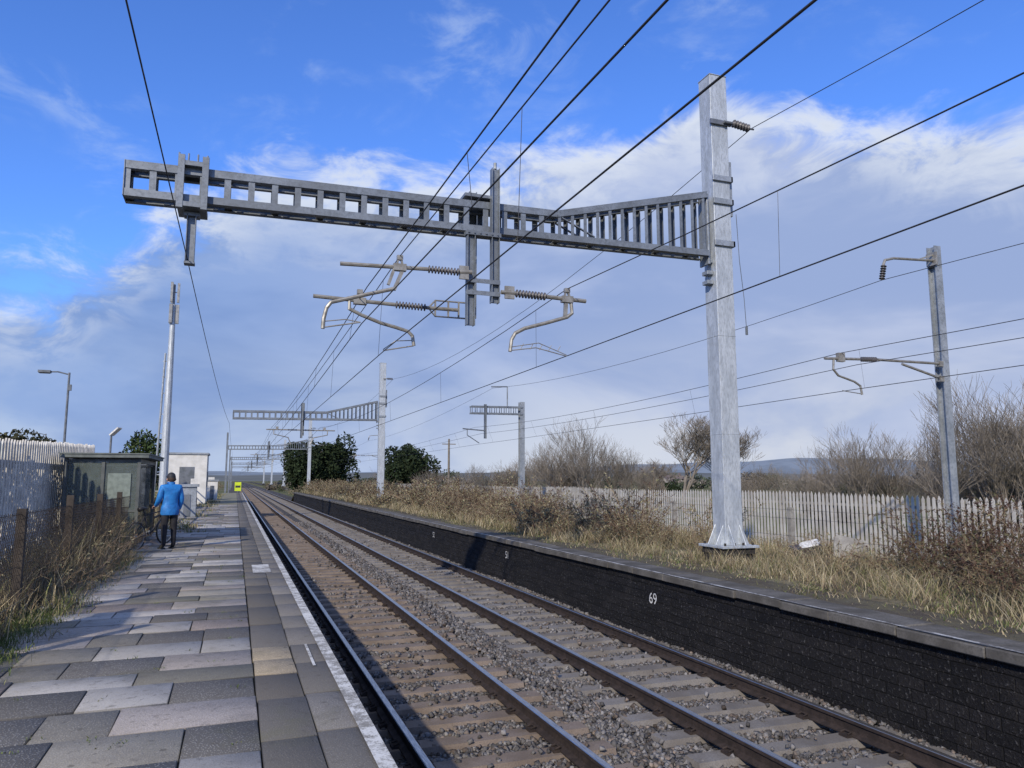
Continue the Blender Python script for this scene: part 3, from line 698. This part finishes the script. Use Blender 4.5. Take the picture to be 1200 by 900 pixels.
bt=[bare_tree_mesh('bare_tree_mesh',3,8.6,7,.75,1,.15,3,.008,.56)]
bb=[bare_tree_mesh('bare_bush_mesh',k,4.8,5,.42,7,.026,3,.0042,.62) for k in (31,32,33,34)]
def atree(name,me,azd,dist,sc,z=-.35,zs_=None):
    a=math.radians(azd); return inst(name,me,(math.sin(a)*dist,math.cos(a)*dist,z),sc,None,zs_)
atree('bare_tree',bt[0],33.0,58,1.12); atree('bare_tree',bt[0],36.4,60,1.0); atree('bare_tree',bt[0],31.6,80,.7)
for a,d,s in ((23.2,60,1.35),(24.6,62,1.6),(26.0,58,1.55),(27.8,60,1.2),(22.0,70,1.2),(29.8,66,.9),(18,66,.85),(20,70,1.0),(16.5,75,.9),(14,80,.9),(42,50,.8),(43.5,46,1.0),(45,42,1.2),(46.6,44,1.15),(48.8,50,.75),(50.6,42,1.1),(51.8,38,1.35),(53.2,38,1.5),(54.6,40,1.4),(50,55,1.0),(56,38,1.5),(40.5,58,.75),(38.5,64,.9),(12,120,1.2),(10.5,130,1.2),(30.5,75,.9),(37.2,60,.7)):
    atree('bare_bush',random.choice(bb),a,d,s)
def leafcloud(cx,rad,n,size,ca,cb,seed,lumps=14):
    r=np.random.default_rng(seed); L=r.normal(size=(lumps,3)); L/=np.linalg.norm(L,axis=1)[:,None]; L*=r.uniform(.25,.72,(lumps,1)); R=r.uniform(.28,.5,lumps)
    i=r.integers(0,lumps,n); d=r.normal(size=(n,3)); d/=np.linalg.norm(d,axis=1)[:,None]
    p=L[i]+d*(R[i]*r.uniform(.55,1.08,n)**.6)[:,None]
    shade=np.clip(.8+r.normal(0,.2,n),.25,1.3)
    P=p*np.array(rad)+np.array(cx)
    u=r.normal(size=(n,3));u/=np.linalg.norm(u,axis=1)[:,None]; v=np.cross(u,r.normal(size=(n,3)));v/=np.linalg.norm(v,axis=1)[:,None]
    s=(size*r.uniform(.5,1.3,n))[:,None]; V=np.stack([P-u*s,P-v*s*.5,P+u*s,P+v*s*.5],1).reshape(-1,3); F=np.arange(4*n).reshape(n,4)
    t=r.random((n,1)); c=(np.array(ca)*(1-t)+np.array(cb)*t)*shade[:,None]; return V,F,np.repeat(c,4,axis=0)
def evergreen(name,azd,dist,rx,h,ca,cb,seed,n=9000,size=.22,zb_=-.35):
    a=math.radians(azd); x,y=math.sin(a)*dist,math.cos(a)*dist
    e=empty(name,(x,y,zb_)); g=MB(); g.tube([(0,0,0),(.1,0,h*.4),(0,.1,h*.8)],[.25,.18,.05],7)
    for k in range(7):
        an=k*2.4; g.tube([(0,0,h*(.25+.07*k)),(math.cos(an)*rx*.6,math.sin(an)*rx*.6,h*(.35+.07*k))],[.08,.02],5)
    g.obj('trunk',[M['bark']],e)
    o=npmesh('crown',*merge([leafcloud((0,0,h*.5),(rx*1.15,rx*1.15,h*.58),n,size,ca,cb,seed,22)]),M['leaf']); o.parent=e; return e
dk=(.014,.025,.012); dk2=(.034,.05,.022)
evergreen('evergreen_tree',5.0,125,3.9,10.4,dk,dk2,1,9000,.3); evergreen('evergreen_tree',6.9,128,3.4,9.6,dk,dk2,2,8000,.3)
evergreen('evergreen_tree',12.4,108,3.8,8.6,dk,dk2,3,9000,.26)
evergreen('laurel_bush',-6.2,60,1.8,5.2,(.03,.055,.02),(.07,.10,.035),4,6000,.14,.8)
evergreen('evergreen_bush',43,55,2.2,2.6,dk,dk2,5,4000,.16); evergreen('evergreen_bush',54,48,3.2,3.6,dk,dk2,6,5000,.18); evergreen('evergreen_bush',31.5,90,2.0,3.4,dk,dk2,7,4000,.18)
P=[leafcloud((-5.2,yy,3.25),(.9,1.6,.55),2600,.06,(.025,.03,.017),(.065,.065,.035),40+k,10) for k,yy in enumerate((13,15,17,19,21,22.5))]
P+=[leafcloud((-5.2,yy,2.0),(.7,1.6,1.2),1000,.09,(.02,.028,.014),(.04,.045,.025),60+k,10) for k,yy in enumerate((13,15,17,19,21,22.5))]
npmesh('ivy_hedge',*merge(P),M['leaf'])
P=[]
for k in range(170):
    a=math.radians(random.uniform(-24,66)); d=random.uniform(170,420); h=random.uniform(1.6,3.6)*(d/250)
    if abs(math.degrees(a)-.8)<1.6 : continue
    br=random.random()<.5
    ca,cb=((.15,.13,.11),(.21,.195,.17)) if br else ((.055,.07,.05),(.10,.12,.08))
    P.append(leafcloud((math.sin(a)*d,math.cos(a)*d,h*.55-.4),(h*1.9,h*1.9,h*.95),420,.0020*d,ca,cb,100+k,9))
npmesh('distant_trees',*merge(P),M['leaf'])
P=[]
for k in range(46):
    y=random.uniform(108,300); s=random.choice([-1,1]); x=random.uniform(-9,-3.5) if s<0 else random.uniform(9.8,13); h=random.uniform(.8,1.8)
    ca,cb=((.18,.15,.10),(.30,.26,.17)) if random.random()<.6 else ((.04,.055,.025),(.09,.10,.05))
    P.append(leafcloud((x,y,h*.5-.3),(h*1.2,h*2,h),500,.10,ca,cb,400+k,9))
npmesh('lineside_scrub',*merge(P),M['leaf'])
def hill(name,R,hf,col,seed):
    r=random.Random(seed); ph=[r.uniform(0,6) for _ in range(6)]; g=MB(); n=160; rows=[]
    for i in range(n+1):
        a=math.radians(-50+140*i/n); hh=hf(math.degrees(a))*(1+.10*math.sin(a*9+ph[0])+.07*math.sin(a*23+ph[1])+.04*math.sin(a*61+ph[2]))
        rows.append([(math.sin(a)*rr,math.cos(a)*rr,z) for rr,z in ((R-700,-1),(R-350,hh*.35),(R-120,hh*.8),(R,hh),(R+500,-1))])
    for i in range(n):
        for j in range(4): g.add([rows[i][j],rows[i+1][j],rows[i+1][j+1],rows[i][j+1]],[(0,1,2,3)])
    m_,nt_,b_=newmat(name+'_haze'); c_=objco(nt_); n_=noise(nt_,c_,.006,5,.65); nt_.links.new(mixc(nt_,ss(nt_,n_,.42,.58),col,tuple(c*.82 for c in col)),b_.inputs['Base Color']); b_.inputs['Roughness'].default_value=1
    b_.inputs['Specular IOR Level'].default_value=0
    g.obj(name,[m_],smooth=True)
def hf1(a):
    return 32+ 44*max(0,min(1,(a-16)/18)) + (38*min(1,(-4-a)/4) if a<-4 else 0)
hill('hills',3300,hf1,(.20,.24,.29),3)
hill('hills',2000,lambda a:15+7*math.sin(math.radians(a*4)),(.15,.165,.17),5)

# ================================================================== FENCES
def pale_g(g,x,y,z0,z1,w,th=.015):
    pr=[(-w/2,z0),(w/2,z0),(w/2,z1-.1),(0,z1),(-w/2,z1-.1)]
    vs=[(x+t_,y+a_,z) for t_ in (0,th) for a_,z in pr]
    g.add(vs,[(0,1,2,3,4),(9,8,7,6,5),(0,5,6,1),(1,6,7,2),(2,7,8,3),(3,8,9,4),(4,9,5,0)])
e=empty('palisade_fence'); y=6.0; g=MB()
while y<130:
    if random.random()>.02: pale_g(g,20.8,y,-.2,2.0+.04*math.sin(y*.3)+random.uniform(-.03,.03),.11)
    y+=.2 if y<60 else .3
g.obj('pales',[simple('pale_concrete_fence',(.50,.485,.45),(.38,.36,.33),.8,0,scale=1.5)],e)
g=MB(); g.box((20.83,6,.15),(20.88,130,.25)); g.box((20.83,6,1.55),(20.88,130,1.65))
y=6
while y<130: g.box((20.89,y-.06,-.3),(21.0,y+.06,1.9)); y+=2.75
g.obj('rails_and_posts',[M['conc']],e)
e=empty('wire_fence'); g=MB()
for y in (14.5,19.5,25,31,38,46,55,66,80): g.box((12.2,y-.055,.8),(12.31,y+.055,1.85))
g.obj('posts',[M['conc']],e)
g=MB()
for z in (1.2,1.6,1.8): g.tube([(12.19,6,z),(12.19,98,z)],.003,4)
g.obj('wires',[M['wire']],e)
e=empty('palisade_fence'); g=MB(); y=9.0
while y<26:
    pale_g(g,-4.1,y,.9,3.22+.03*(y-15)+random.uniform(-.02,.02),.13,.03); y+=.20
g.obj('pales',[simple('aged_grey_pale',(.72,.70,.64),(.50,.48,.44),.85,0,scale=4,fine=12)],e)
g=MB(); g.box((-4.16,9,1.3),(-4.11,26,1.4)); g.box((-4.16,9,2.8),(-4.11,26,2.9)); g.obj('rails',[M['conc']],e)
e=empty('chain_link_fence'); g=MB(); X=-2.32
rust=simple('rusty_mesh_wire',(.11,.085,.065),(.07,.055,.042),.8,.1)
z0,z1=.9,2.12; y=5.5; st=.08; H=z1-z0
while y<20.2:
    for s in (1,-1):
        ya,yb=(y,y+H) if s>0 else (y+H,y)
        if max(ya,yb)>20.2: continue
        g.tube([(X,ya,z0),(X,yb,z1)],.0028,3,cap=False)
    y+=st
for z in (.98,1.5,2.1): g.tube([(X,5.5,z),(X,20.2,z)],.004,4)
g.obj('mesh',[rust],e)
g=MB(); dp=simple('dark_fence_post',(.06,.05,.042),(.04,.034,.03),.8,0)
for y in (7.6,10.35,13.1,15.8,18.3): g.box((X-.05,y-.045,.8),(X+.045,y+.045,2.2+random.uniform(-.05,.08)))
g.obj('posts',[dp],e)
e=empty('timber_fence'); g=MB()
for k in range(9): g.box((-2.75,8.2+k*.15-.8,.9),(-2.72,8.2+k*.15-.665,2.42+random.uniform(-.02,.02)))
g.box((-2.80,7.35,1.2),(-2.752,8.8,1.28)); g.box((-2.80,7.35,2.1),(-2.752,8.8,2.18))
g.obj('boards',[simple('orange_brown_timber',(.34,.18,.08),(.24,.12,.06),.8,0,scale=6,stretch=(8,8,1),fine=30)],e)

# ================================================================== SHELTER
e=empty('waiting_shelter'); x0,x1,y0,y1=-3.75,-2.2,20.35,24.0
g=MB()
for x in (x0,x0+.78,x1):
    for y in (y0,y1): g.box((x-.035,y-.035,.88),(x+.035,y+.035,3.02))
for y in (y0+1.2,y0+2.4): g.box((x0-.035,y-.035,.88),(x0+.035,y+.035,3.02))
for z in (.98,1.75,2.95):
    g.box((x0+.036,y0-.02,z-.03),(x0+.744,y0+.02,z+.03)); g.box((x0+.816,y0-.02,z-.03),(x1-.036,y0+.02,z+.03))
    g.box((x0+.036,y1-.02,z-.03),(x0+.744,y1+.02,z+.03))
g.box((x1-.02,y0+.036,2.90),(x1+.02,y1-.036,3.0)); g.obj('frame',[simple('shelter_frame_paint',(.11,.12,.115),(.07,.08,.08),.5,0)],e)
g=MB(); g.box((x0-.12,y0-.18,3.022),(x1+.22,y1+.15,3.10)); g.box((x0-.14,y0-.20,3.10),(x1+.24,y1+.17,3.13)); g.obj('roof',[simple('shelter_roof_felt',(.14,.16,.15),(.10,.115,.11),.7,0)],e)
m_,nt_,b_=newmat('grimy_perspex'); b_.inputs['Base Color'].default_value=(.11,.135,.125,1); b_.inputs['Roughness'].default_value=.3
nn=noise(nt_,objco(nt_),3,4,.6); nt_.links.new(ss(nt_,nn,.3,.7,.4,.75),b_.inputs['Alpha'])
g=MB(); g.box((x0+.036,y0-.004,1.0),(x0+.744,y0+.004,2.93)); g.box((x0+.816,y0-.004,1.0),(x1-.036,y0+.004,2.93)); g.box((x0-.004,y0+.036,1.0),(x0+.004,y1-.036,2.95)); g.box((x0+.036,y1-.004,1.0),(x1-.036,y1+.004,2.93))
g.obj('perspex_panels',[m_],e)
g=MB(); g.box((x0+.05,y0+.2,1.3),(x0+.4,y1-.2,1.36))
for y in (y0+.5,y0+2.9): g.box((x0+.1,y-.03,.88),(x0+.3,y+.03,1.3))
g.obj('bench',[simple('bench_paint',(.10,.10,.10),(.06,.06,.06),.6)],e)
g=MB(); g.box((x1-.66,y0-.03,1.85),(x1-.16,y0-.022,2.65)); g.obj('poster_panel',[simple('faded_poster',(.22,.26,.23),(.15,.18,.16),.4,0,scale=9)],e)

# ================================================================== LEFT BACKGROUND FURNITURE
e=empty('communications_mast',(-4.1,50.7,.8)); g=MB(); g.tube([(0,0,0),(0,0,8),(0,0,12.6)],[.26,.20,.14],12); g.box((-.45,-.45,-.1),(.45,.45,.25)); g.obj('pole',[M['galv_lite']],e)
g=MB(); g.tube([(-.52,.1,.2),(-.42,.05,4),(-.30,0,9.5)],.06,8)
for z in (1,2,3,4.5,5.7,7,8,9): g.beam((-.42,.1,z),(0,0,z),.05,.05)
g.obj('cable_ladder',[M['galv']],e)
g=MB()
for an in (0,2.09,4.19):
    x,y=math.cos(an)*.25,math.sin(an)*.25; g.box((x-.09,y-.09,11.4),(x+.09,y+.09,12.6)); g.box((x-.07,y-.07,12.75),(x+.07,y+.07,14.0)); g.beam((0,0,12.2),(x,y,12.2),.05,.05); g.beam((0,0,13.4),(x,y,13.4),.05,.05)
g.tube([(0,0,12.6),(0,0,13.9)],.07,8); g.obj('antennas',[simple('antenna_plastic',(.30,.31,.32),(.2,.21,.22),.6)],e)
def lamp(x,y,zb_,h,name='street_lamp',arm=-1.0):
    e=empty(name,(x,y,zb_)); g=MB(); g.tube([(0,0,0),(0,0,h*.3),(0,0,h)],[.09,.065,.05],8); g.tube([(0,0,h-.1),(arm*.5,0,h+.02),(arm*.9,0,h)],.035,6); g.obj('column',[M['galv_dark']],e)
    xa,xb=sorted((arm*1.35,arm*.8)); g=MB(); g.box((xa,-.14,h-.06),(xb,.14,h+.07)); g.box((xa+.04,-.11,h-.085),(xb-.04,.11,h-.061)); g.obj('lantern',[M['galv_dark']],e,bevel=.02)
    g=MB(); g.box((.02,-.06,h-.9),(.14,.06,h-.6)); g.obj('control_box',[M['galv_dark']],e)
lamp(-8,42.5,.8,7.0); lamp(-17,82,.8,6.0)
e=empty('floodlight_pole',(-7.0,50,.8)); g=MB(); g.tube([(0,0,0),(0,0,4.4)],.06,8); g.obj('pole',[M['galv_dark']],e); g=MB(); g.beam((0,0,4.3),(.45,-.15,4.75),.5,.08); g.obj('panel',[M['white']],e)
def cabin(name,x,y,w,d,h,z,mat):
    e=empty(name,(x,y,z)); g=MB(); g.box((-w/2,-d/2,0),(w/2,d/2,h)); g.obj('walls',[mat],e)
    g=MB(); g.box((-w/2-.08,-d/2-.08,h+.002),(w/2+.08,d/2+.08,h+.12)); g.obj('roof',[M['galv']],e)
    g=MB(); g.box((-w*.2,-d/2-.03,.05),(w*.18,-d/2-.004,h*.75)); g.box((w/2+.004,-d/4,h*.35),(w/2+.02,d/4,h*.65)); g.obj('door_and_window',[M['galv_dark']],e)
cm=simple('cream_cabin_paint',(.62,.62,.60),(.5,.5,.48),.6,0,scale=2)
cabin('equipment_cabin',-3.0,56,2.4,3,3.3,.86,cm); cabin('equipment_cabin',-5.4,44,2.2,2.4,2.3,.86,M['galv'])
cabin('relay_cabinet',-1.7,66,.8,.6,1.5,.88,cm); cabin('relay_cabinet',-1.9,36,.7,.5,1.3,.88,M['galv'])
def sign(name,x,y,zc,w,h,mat,z0=.88,band=None):
    e=empty(name,(x,y,z0)); g=MB(); g.tube([(0,0,0),(0,0,zc-z0+h/2)],.03,8); g.obj('post',[M['galv_dark']],e)
    g=MB(); g.box((-w/2,-.06,zc-z0-h/2),(w/2,-.035,zc-z0+h/2)); g.obj('plate',[mat],e,bevel=.005)
    if band: g=MB(); g.box((-w/2+.08,-.066,zc-z0-h*.12),(w/2-.08,-.061,zc-z0+h*.12)); g.obj('lettering',[M['black']],e)
M['yel']=simple('fluorescent_yellow',(.55,.66,.02),(.45,.56,.02),.5); M['org']=simple('orange_sign',(.7,.40,.06),(.6,.33,.05),.5)
sign('warning_sign',.35,92,1.7,.7,1.0,M['yel'],.88,True); sign('warning_sign',-2.2,62,2.3,.5,.75,M['org'],.88,True)
sign('notice_sign',-1.9,70,2.4,.5,.6,M['white']); sign('notice_sign',-2.2,47,2.3,.35,.5,M['white'])
e=empty('post_and_rail_fence'); g=MB()
for y in np.arange(26,97,2.5): g.box((-2.4,y-.05,.86),(-2.3,y+.05,1.95))
for z in (1.3,1.75): g.box((-2.37,26,z-.03),(-2.33,97,z+.03))
g.obj('posts_and_rails',[dp],e)
e=empty('telegraph_pole',(23,84,-.35)); g=MB(); g.tube([(0,0,0),(0,0,7.5)],[.16,.11],8); g.beam((-.8,0,6.9),(.8,0,6.9),.1,.1); g.obj('pole',[M['bark']],e)
def house(azd,d,w,h,rot,roofc):
    a=math.radians(azd); e=empty('house',(math.sin(a)*d,math.cos(a)*d,-.36)); e.rotation_euler=(0,0,rot)
    g=MB(); g.box((-w/2,-3.5,0),(w/2,3.5,h)); g.add([(-w/2,-3.5,h),(-w/2,3.5,h),(-w/2,0,h+2.3)],[(0,1,2)]); g.add([(w/2,-3.5,h),(w/2,3.5,h),(w/2,0,h+2.3)],[(0,1,2)]); g.obj('walls',[simple('render_wall',(.32,.30,.27),(.26,.24,.22))],e)
    g=MB()
    for s in (-1,1): g.add([(-w/2-.3,s*3.9,h-.25),(w/2+.3,s*3.9,h-.25),(w/2+.3,0,h+2.36),(-w/2-.3,0,h+2.36)],[(0,1,2,3)])
    g.box((w/2-1.2,-.4,h+1.6),(w/2-.5,.4,h+3.2)); g.obj('roof',[simple('roof_tile',roofc)],e)
    g=MB()
    for x in np.arange(-w/2+1.2,w/2-.8,2.4):
        g.box((x-.5,-3.53,h*.55),(x+.5,-3.505,h*.8)); g.box((x-.5,-3.53,h*.15),(x+.5,-3.505,h*.4))
    g.obj('windows',[M['black']],e)
for azd,d,w,h,r_,rc in ((32.0,330,12,2.4,.3,(.17,.13,.12)),(41.8,330,11,2.2,.2,(.15,.14,.15))): house(azd,d,w,h,r_,rc)
def slab_item(name,loc,rot,w,h,t,mat,chip=.08):
    o_=MB(); pr=[(-w/2,-h/2),(w/2-chip,-h/2),(w/2,-h/2+chip*1.3),(w/2,h/2),(-w/2+chip*.6,h/2),(-w/2,h/2-chip)]
    n=len(pr); vs=[(a_,b_,0) for a_,b_ in pr]+[(a_,b_,t) for a_,b_ in pr]
    o_.add(vs,[tuple(range(n))[::-1],tuple(range(n,2*n))]+[(k,(k+1)%n,n+(k+1)%n,n+k) for k in range(n)])
    o=o_.obj(name,[mat],None,bevel=.008); o.location=loc; o.rotation_euler=rot; return o
slab_item('broken_slab',(11.95,12.4,1.06),(math.radians(52),math.radians(12),math.radians(-35)),.66,.55,.06,M['conc'])
slab_item('broken_slab',(11.45,13.0,1.13),(math.radians(20),math.radians(-14),math.radians(-24)),.42,.26,.04,M['white'])
slab_item('black_crate',(11.45,13.1,.87),(math.radians(6),math.radians(-10),math.radians(-24)),.60,.45,.25,M['black'],.04)

# ================================================================== BICYCLE
e=empty('bicycle',(-1.80,19.95,ZP)); e.rotation_euler=(0,math.radians(-5),math.radians(58)); g=MB()
R=.34
def ring(cx,r,rt,mi,n=28):
    pts=[(cx+math.cos(2*math.pi*k/n)*r,0,R+math.sin(2*math.pi*k/n)*r) for k in range(n+1)]; g.tube(pts,rt,6,mi,cap=False)
for cx in (-.52,.52):
    ring(cx,R-.02,.022,0); ring(cx,R-.05,.010,1)
    for k in range(14):
        t=2*math.pi*k/14; g.tube([(cx,0,R),(cx+math.cos(t)*(R-.05),0,R+math.sin(t)*(R-.05))],.0018,3,1,cap=False)
    g.tube([(cx,-.05,R),(cx,.05,R)],.02,8,1)
bbk=(-.08,0,.30); st=(-.22,0,.78); hd=(.36,0,.82); hb=(.40,0,.66)
for p,q,r_ in ((bbk,st,.018),(bbk,hb,.02),(st,hd,.017),(hd,hb,.02),(st,(-.26,0,.93),.014),(hb,(.52,0,R),.015),(hd,(.345,0,.95),.015)): g.tube([p,q],r_,8,2)
for s in (-.05,.05): g.tube([bbk,(-.52,s,R)],.009,6,2); g.tube([st,(-.52,s,R)],.008,6,2)
g.tube([(.33,-.28,.99),(.37,-.1,.96),(.345,0,.95),(.37,.1,.96),(.33,.28,.99)],.013,8,0)
g.tube([(-.40,0,.95),(-.28,0,.955),(-.12,0,.94)],[.06,.05,.015],8,0)
g.tube([(bbk[0],.02,.3),(bbk[0],.05,.3)],.09,14,1); g.tube([(bbk[0],.06,.3),(bbk[0]+.12,.06,.18),(bbk[0]+.12,.13,.18)],.012,6,1); g.tube([(bbk[0],-.04,.3),(bbk[0]-.12,-.06,.42),(bbk[0]-.12,-.13,.42)],.012,6,1)
g.obj('frame_and_wheels',[M['black'],M['galv'],simple('dark_frame_paint',(.04,.04,.05))],e,smooth=True)

# ================================================================== PERSON (cyclist, back view)
pe=empty('person',(-1.40,19.5,ZP)); pe.rotation_euler=(0,0,math.radians(24))
def skinmesh(name,verts,edges,radii,sub=2,parent=None,root=0):
    me=bpy.data.meshes.new(name); me.from_pydata(verts,edges,[]); o=bpy.data.objects.new(name,me); COL.objects.link(o)
    sk=o.modifiers.new('skin','SKIN'); sk.use_smooth_shade=True
    for i,r_ in enumerate(radii):
        d=me.skin_vertices[0].data[i]; d.radius=r_ if isinstance(r_,tuple) else (r_,r_); d.use_root=(i==root)
    sb=o.modifiers.new('sub','SUBSURF'); sb.levels=sub; sb.render_levels=sub
    dg=bpy.context.evaluated_depsgraph_get(); ev=o.evaluated_get(dg); m2=bpy.data.meshes.new_from_object(ev); o.modifiers.clear(); o.data=m2
    if parent: o.parent=parent
    return o
vb=[(0,0,.93),(0,.01,1.08),(0,.0,1.26),(0,.0,1.40),(0,.01,1.49),(0,.03,1.57),(0,.035,1.67),
    (-.095,0,.88),(-.105,.01,.50),(-.105,-.01,.10),(-.115,.10,.045),(-.12,.17,.035),
    (.095,0,.88),(.11,.01,.50),(.115,-.01,.10),(.13,.10,.045),(.14,.17,.035),
    (-.19,0,1.41),(-.25,.02,1.14),(-.25,.20,1.00),(-.24,.27,.98),
    (.19,0,1.41),(.25,-.01,1.13),(.25,.10,.92),(.25,.13,.86)]
eb=[(0,1),(1,2),(2,3),(3,4),(4,5),(5,6),(0,7),(7,8),(8,9),(9,10),(10,11),(0,12),(12,13),(13,14),(14,15),(15,16),(3,17),(17,18),(18,19),(19,20),(3,21),(21,22),(22,23),(23,24)]
rb=[(.165,.125),(.175,.135),(.19,.14),(.155,.12),.06,.075,.095,(.105,.11),.075,.052,.048,.035,(.105,.11),.075,.052,.048,.035,.088,.068,.048,.028,.088,.068,.048,.028]
body=skinmesh('body',vb,eb,rb,2,pe)
M['jack']=simple('blue_jacket',(.02,.20,.55),(.012,.13,.40),.6,0,scale=7,bs=.6,bd=.025,bscale=10); M['trou']=simple('black_trousers',(.018,.018,.022),(.03,.03,.035),.8,0,scale=8,bs=.3,bd=.01)
M['skin']=simple('skin',(.55,.33,.25),(.48,.28,.21),.5); M['shoe']=simple('dark_shoes',(.03,.03,.03)); M['cap']=simple('navy_cap',(.012,.014,.02),(.02,.02,.03),.7)
for m_ in (M['jack'],M['trou'],M['skin'],M['shoe'],M['cap']): body.data.materials.append(m_)
for p in body.data.polygons:
    x,y,z=p.center; i=0
    if z<.90 and abs(x)<.205: i=1
    if z<.085: i=3
    if z>1.535: i=2
    if (x<-.2 and y>.23) or (x>.2 and z<.90): i=2
    p.material_index=i; p.use_smooth=True
g=MB()
def ell(z,rx,ry,n=24,cx=0,cy=0): return [(cx+math.cos(2*math.pi*k/n)*rx,cy+math.sin(2*math.pi*k/n)*ry,z) for k in range(n)]
def loft(g,rings,mi=0):
    n=len(rings[0]); o=len(g.v)
    for r_ in rings: g.v+=r_
    for i in range(len(rings)-1):
        for k in range(n):
            k2=(k+1)%n; g.f.append((o+i*n+k,o+i*n+k2,o+(i+1)*n+k2,o+(i+1)*n+k)); g.m.append(mi)
loft(g,[ell(.78,.195,.145),ell(.82,.21,.155),ell(.95,.20,.15),ell(1.02,.175,.13)],0)
loft(g,[ell(1.44,.095,.085,cy=.005),ell(1.50,.085,.08,cy=.01),ell(1.545,.088,.083,cy=.015)],0)
g.obj('jacket_hem_and_collar',[M['jack'],M['cap']],pe,smooth=True)
g=MB(); rr=[]
for t_ in np.linspace(0,1,7): an=t_*math.pi/2; rr.append(ell(1.655+.115*math.sin(an),.097*max(math.cos(an),.02),.112*max(math.cos(an),.02),cy=.03))
loft(g,[ell(1.61,.094,.106,cy=.026)]+rr,0); g.box((-.06,.12,1.665),(.06,.20,1.678)); g.obj('cap',[M['cap']],pe,smooth=True)
g=MB(); g.tube([(0,.12,1.655),(0,.148,1.62),(0,.125,1.605)],[.01,.016,.01],8)
for s in (-1,1): g.tube([(s*.088,.02,1.58),(s*.1,.015,1.60),(s*.09,.02,1.62)],[.01,.016,.012],8)
g.tube([(-.022,.122,1.575),(.022,.122,1.575)],.006,6); g.obj('face_features',[M['skin']],pe,smooth=True)
g=MB()
for s in (-1,1): g.tube([(s*.032,.114,1.648),(s*.032,.122,1.648)],.009,8)
loft(g,[ell(1.555,.075,.07,cy=-.005),ell(1.59,.093,.095,cy=.0),ell(1.645,.095,.1,cy=.01)]); g.obj('eyes_and_hair',[simple('brown_hair',(.05,.03,.02))],pe,smooth=True)
def hand(px,py,pz,dirv,side):
    d=Vector(dirv).normalized(); up=Vector((0,0,1)) if abs(d.z)<.7 else Vector((0,1,0)); sd_=d.cross(up).normalized(); nn=sd_.cross(d)
    P0=Vector((px,py,pz)); vs=[P0,P0+d*.05,P0+d*.085]; ra=[(.024,.02),(.038,.018),(.034,.014)]
    o=skinmesh('palm',[tuple(v) for v in vs],[(0,1),(1,2)],ra,1,pe); o.data.materials.append(M['skin'])
    for k,(off,L) in enumerate(((-.028,.062),(-.010,.072),(.010,.068),(.027,.052))):
        b0=P0+d*.075+sd_*off; b1=b0+d*L*.45-nn*.008; b2=b1+d*L*.3-nn*.02; b3=b2+d*L*.1-nn*.022
        o=skinmesh('finger',[tuple(v) for v in (b0,b1,b2,b3)],[(0,1),(1,2),(2,3)],[.009,.0088,.008,.0065],1,pe); o.data.materials.append(M['skin'])
    b0=P0+d*.025+sd_*side*.025; b1=b0+d*.03+sd_*side*.025; b2=b1+d*.03+sd_*side*.004-nn*.01
    o=skinmesh('thumb',[tuple(v) for v in (b0,b1,b2)],[(0,1),(1,2)],[.011,.010,.008],1,pe); o.data.materials.append(M['skin'])
hand(-.24,.26,.98,(0,1,-.1),1); hand(.25,.13,.87,(0,.25,-1),-1)
for s,x in ((-1,-.115),(1,.13)):
    g=MB(); g.box((x-.05,-.05,.0),(x+.05,.22,.03)); g.obj('shoe_sole',[M['shoe']],pe,bevel=.01)
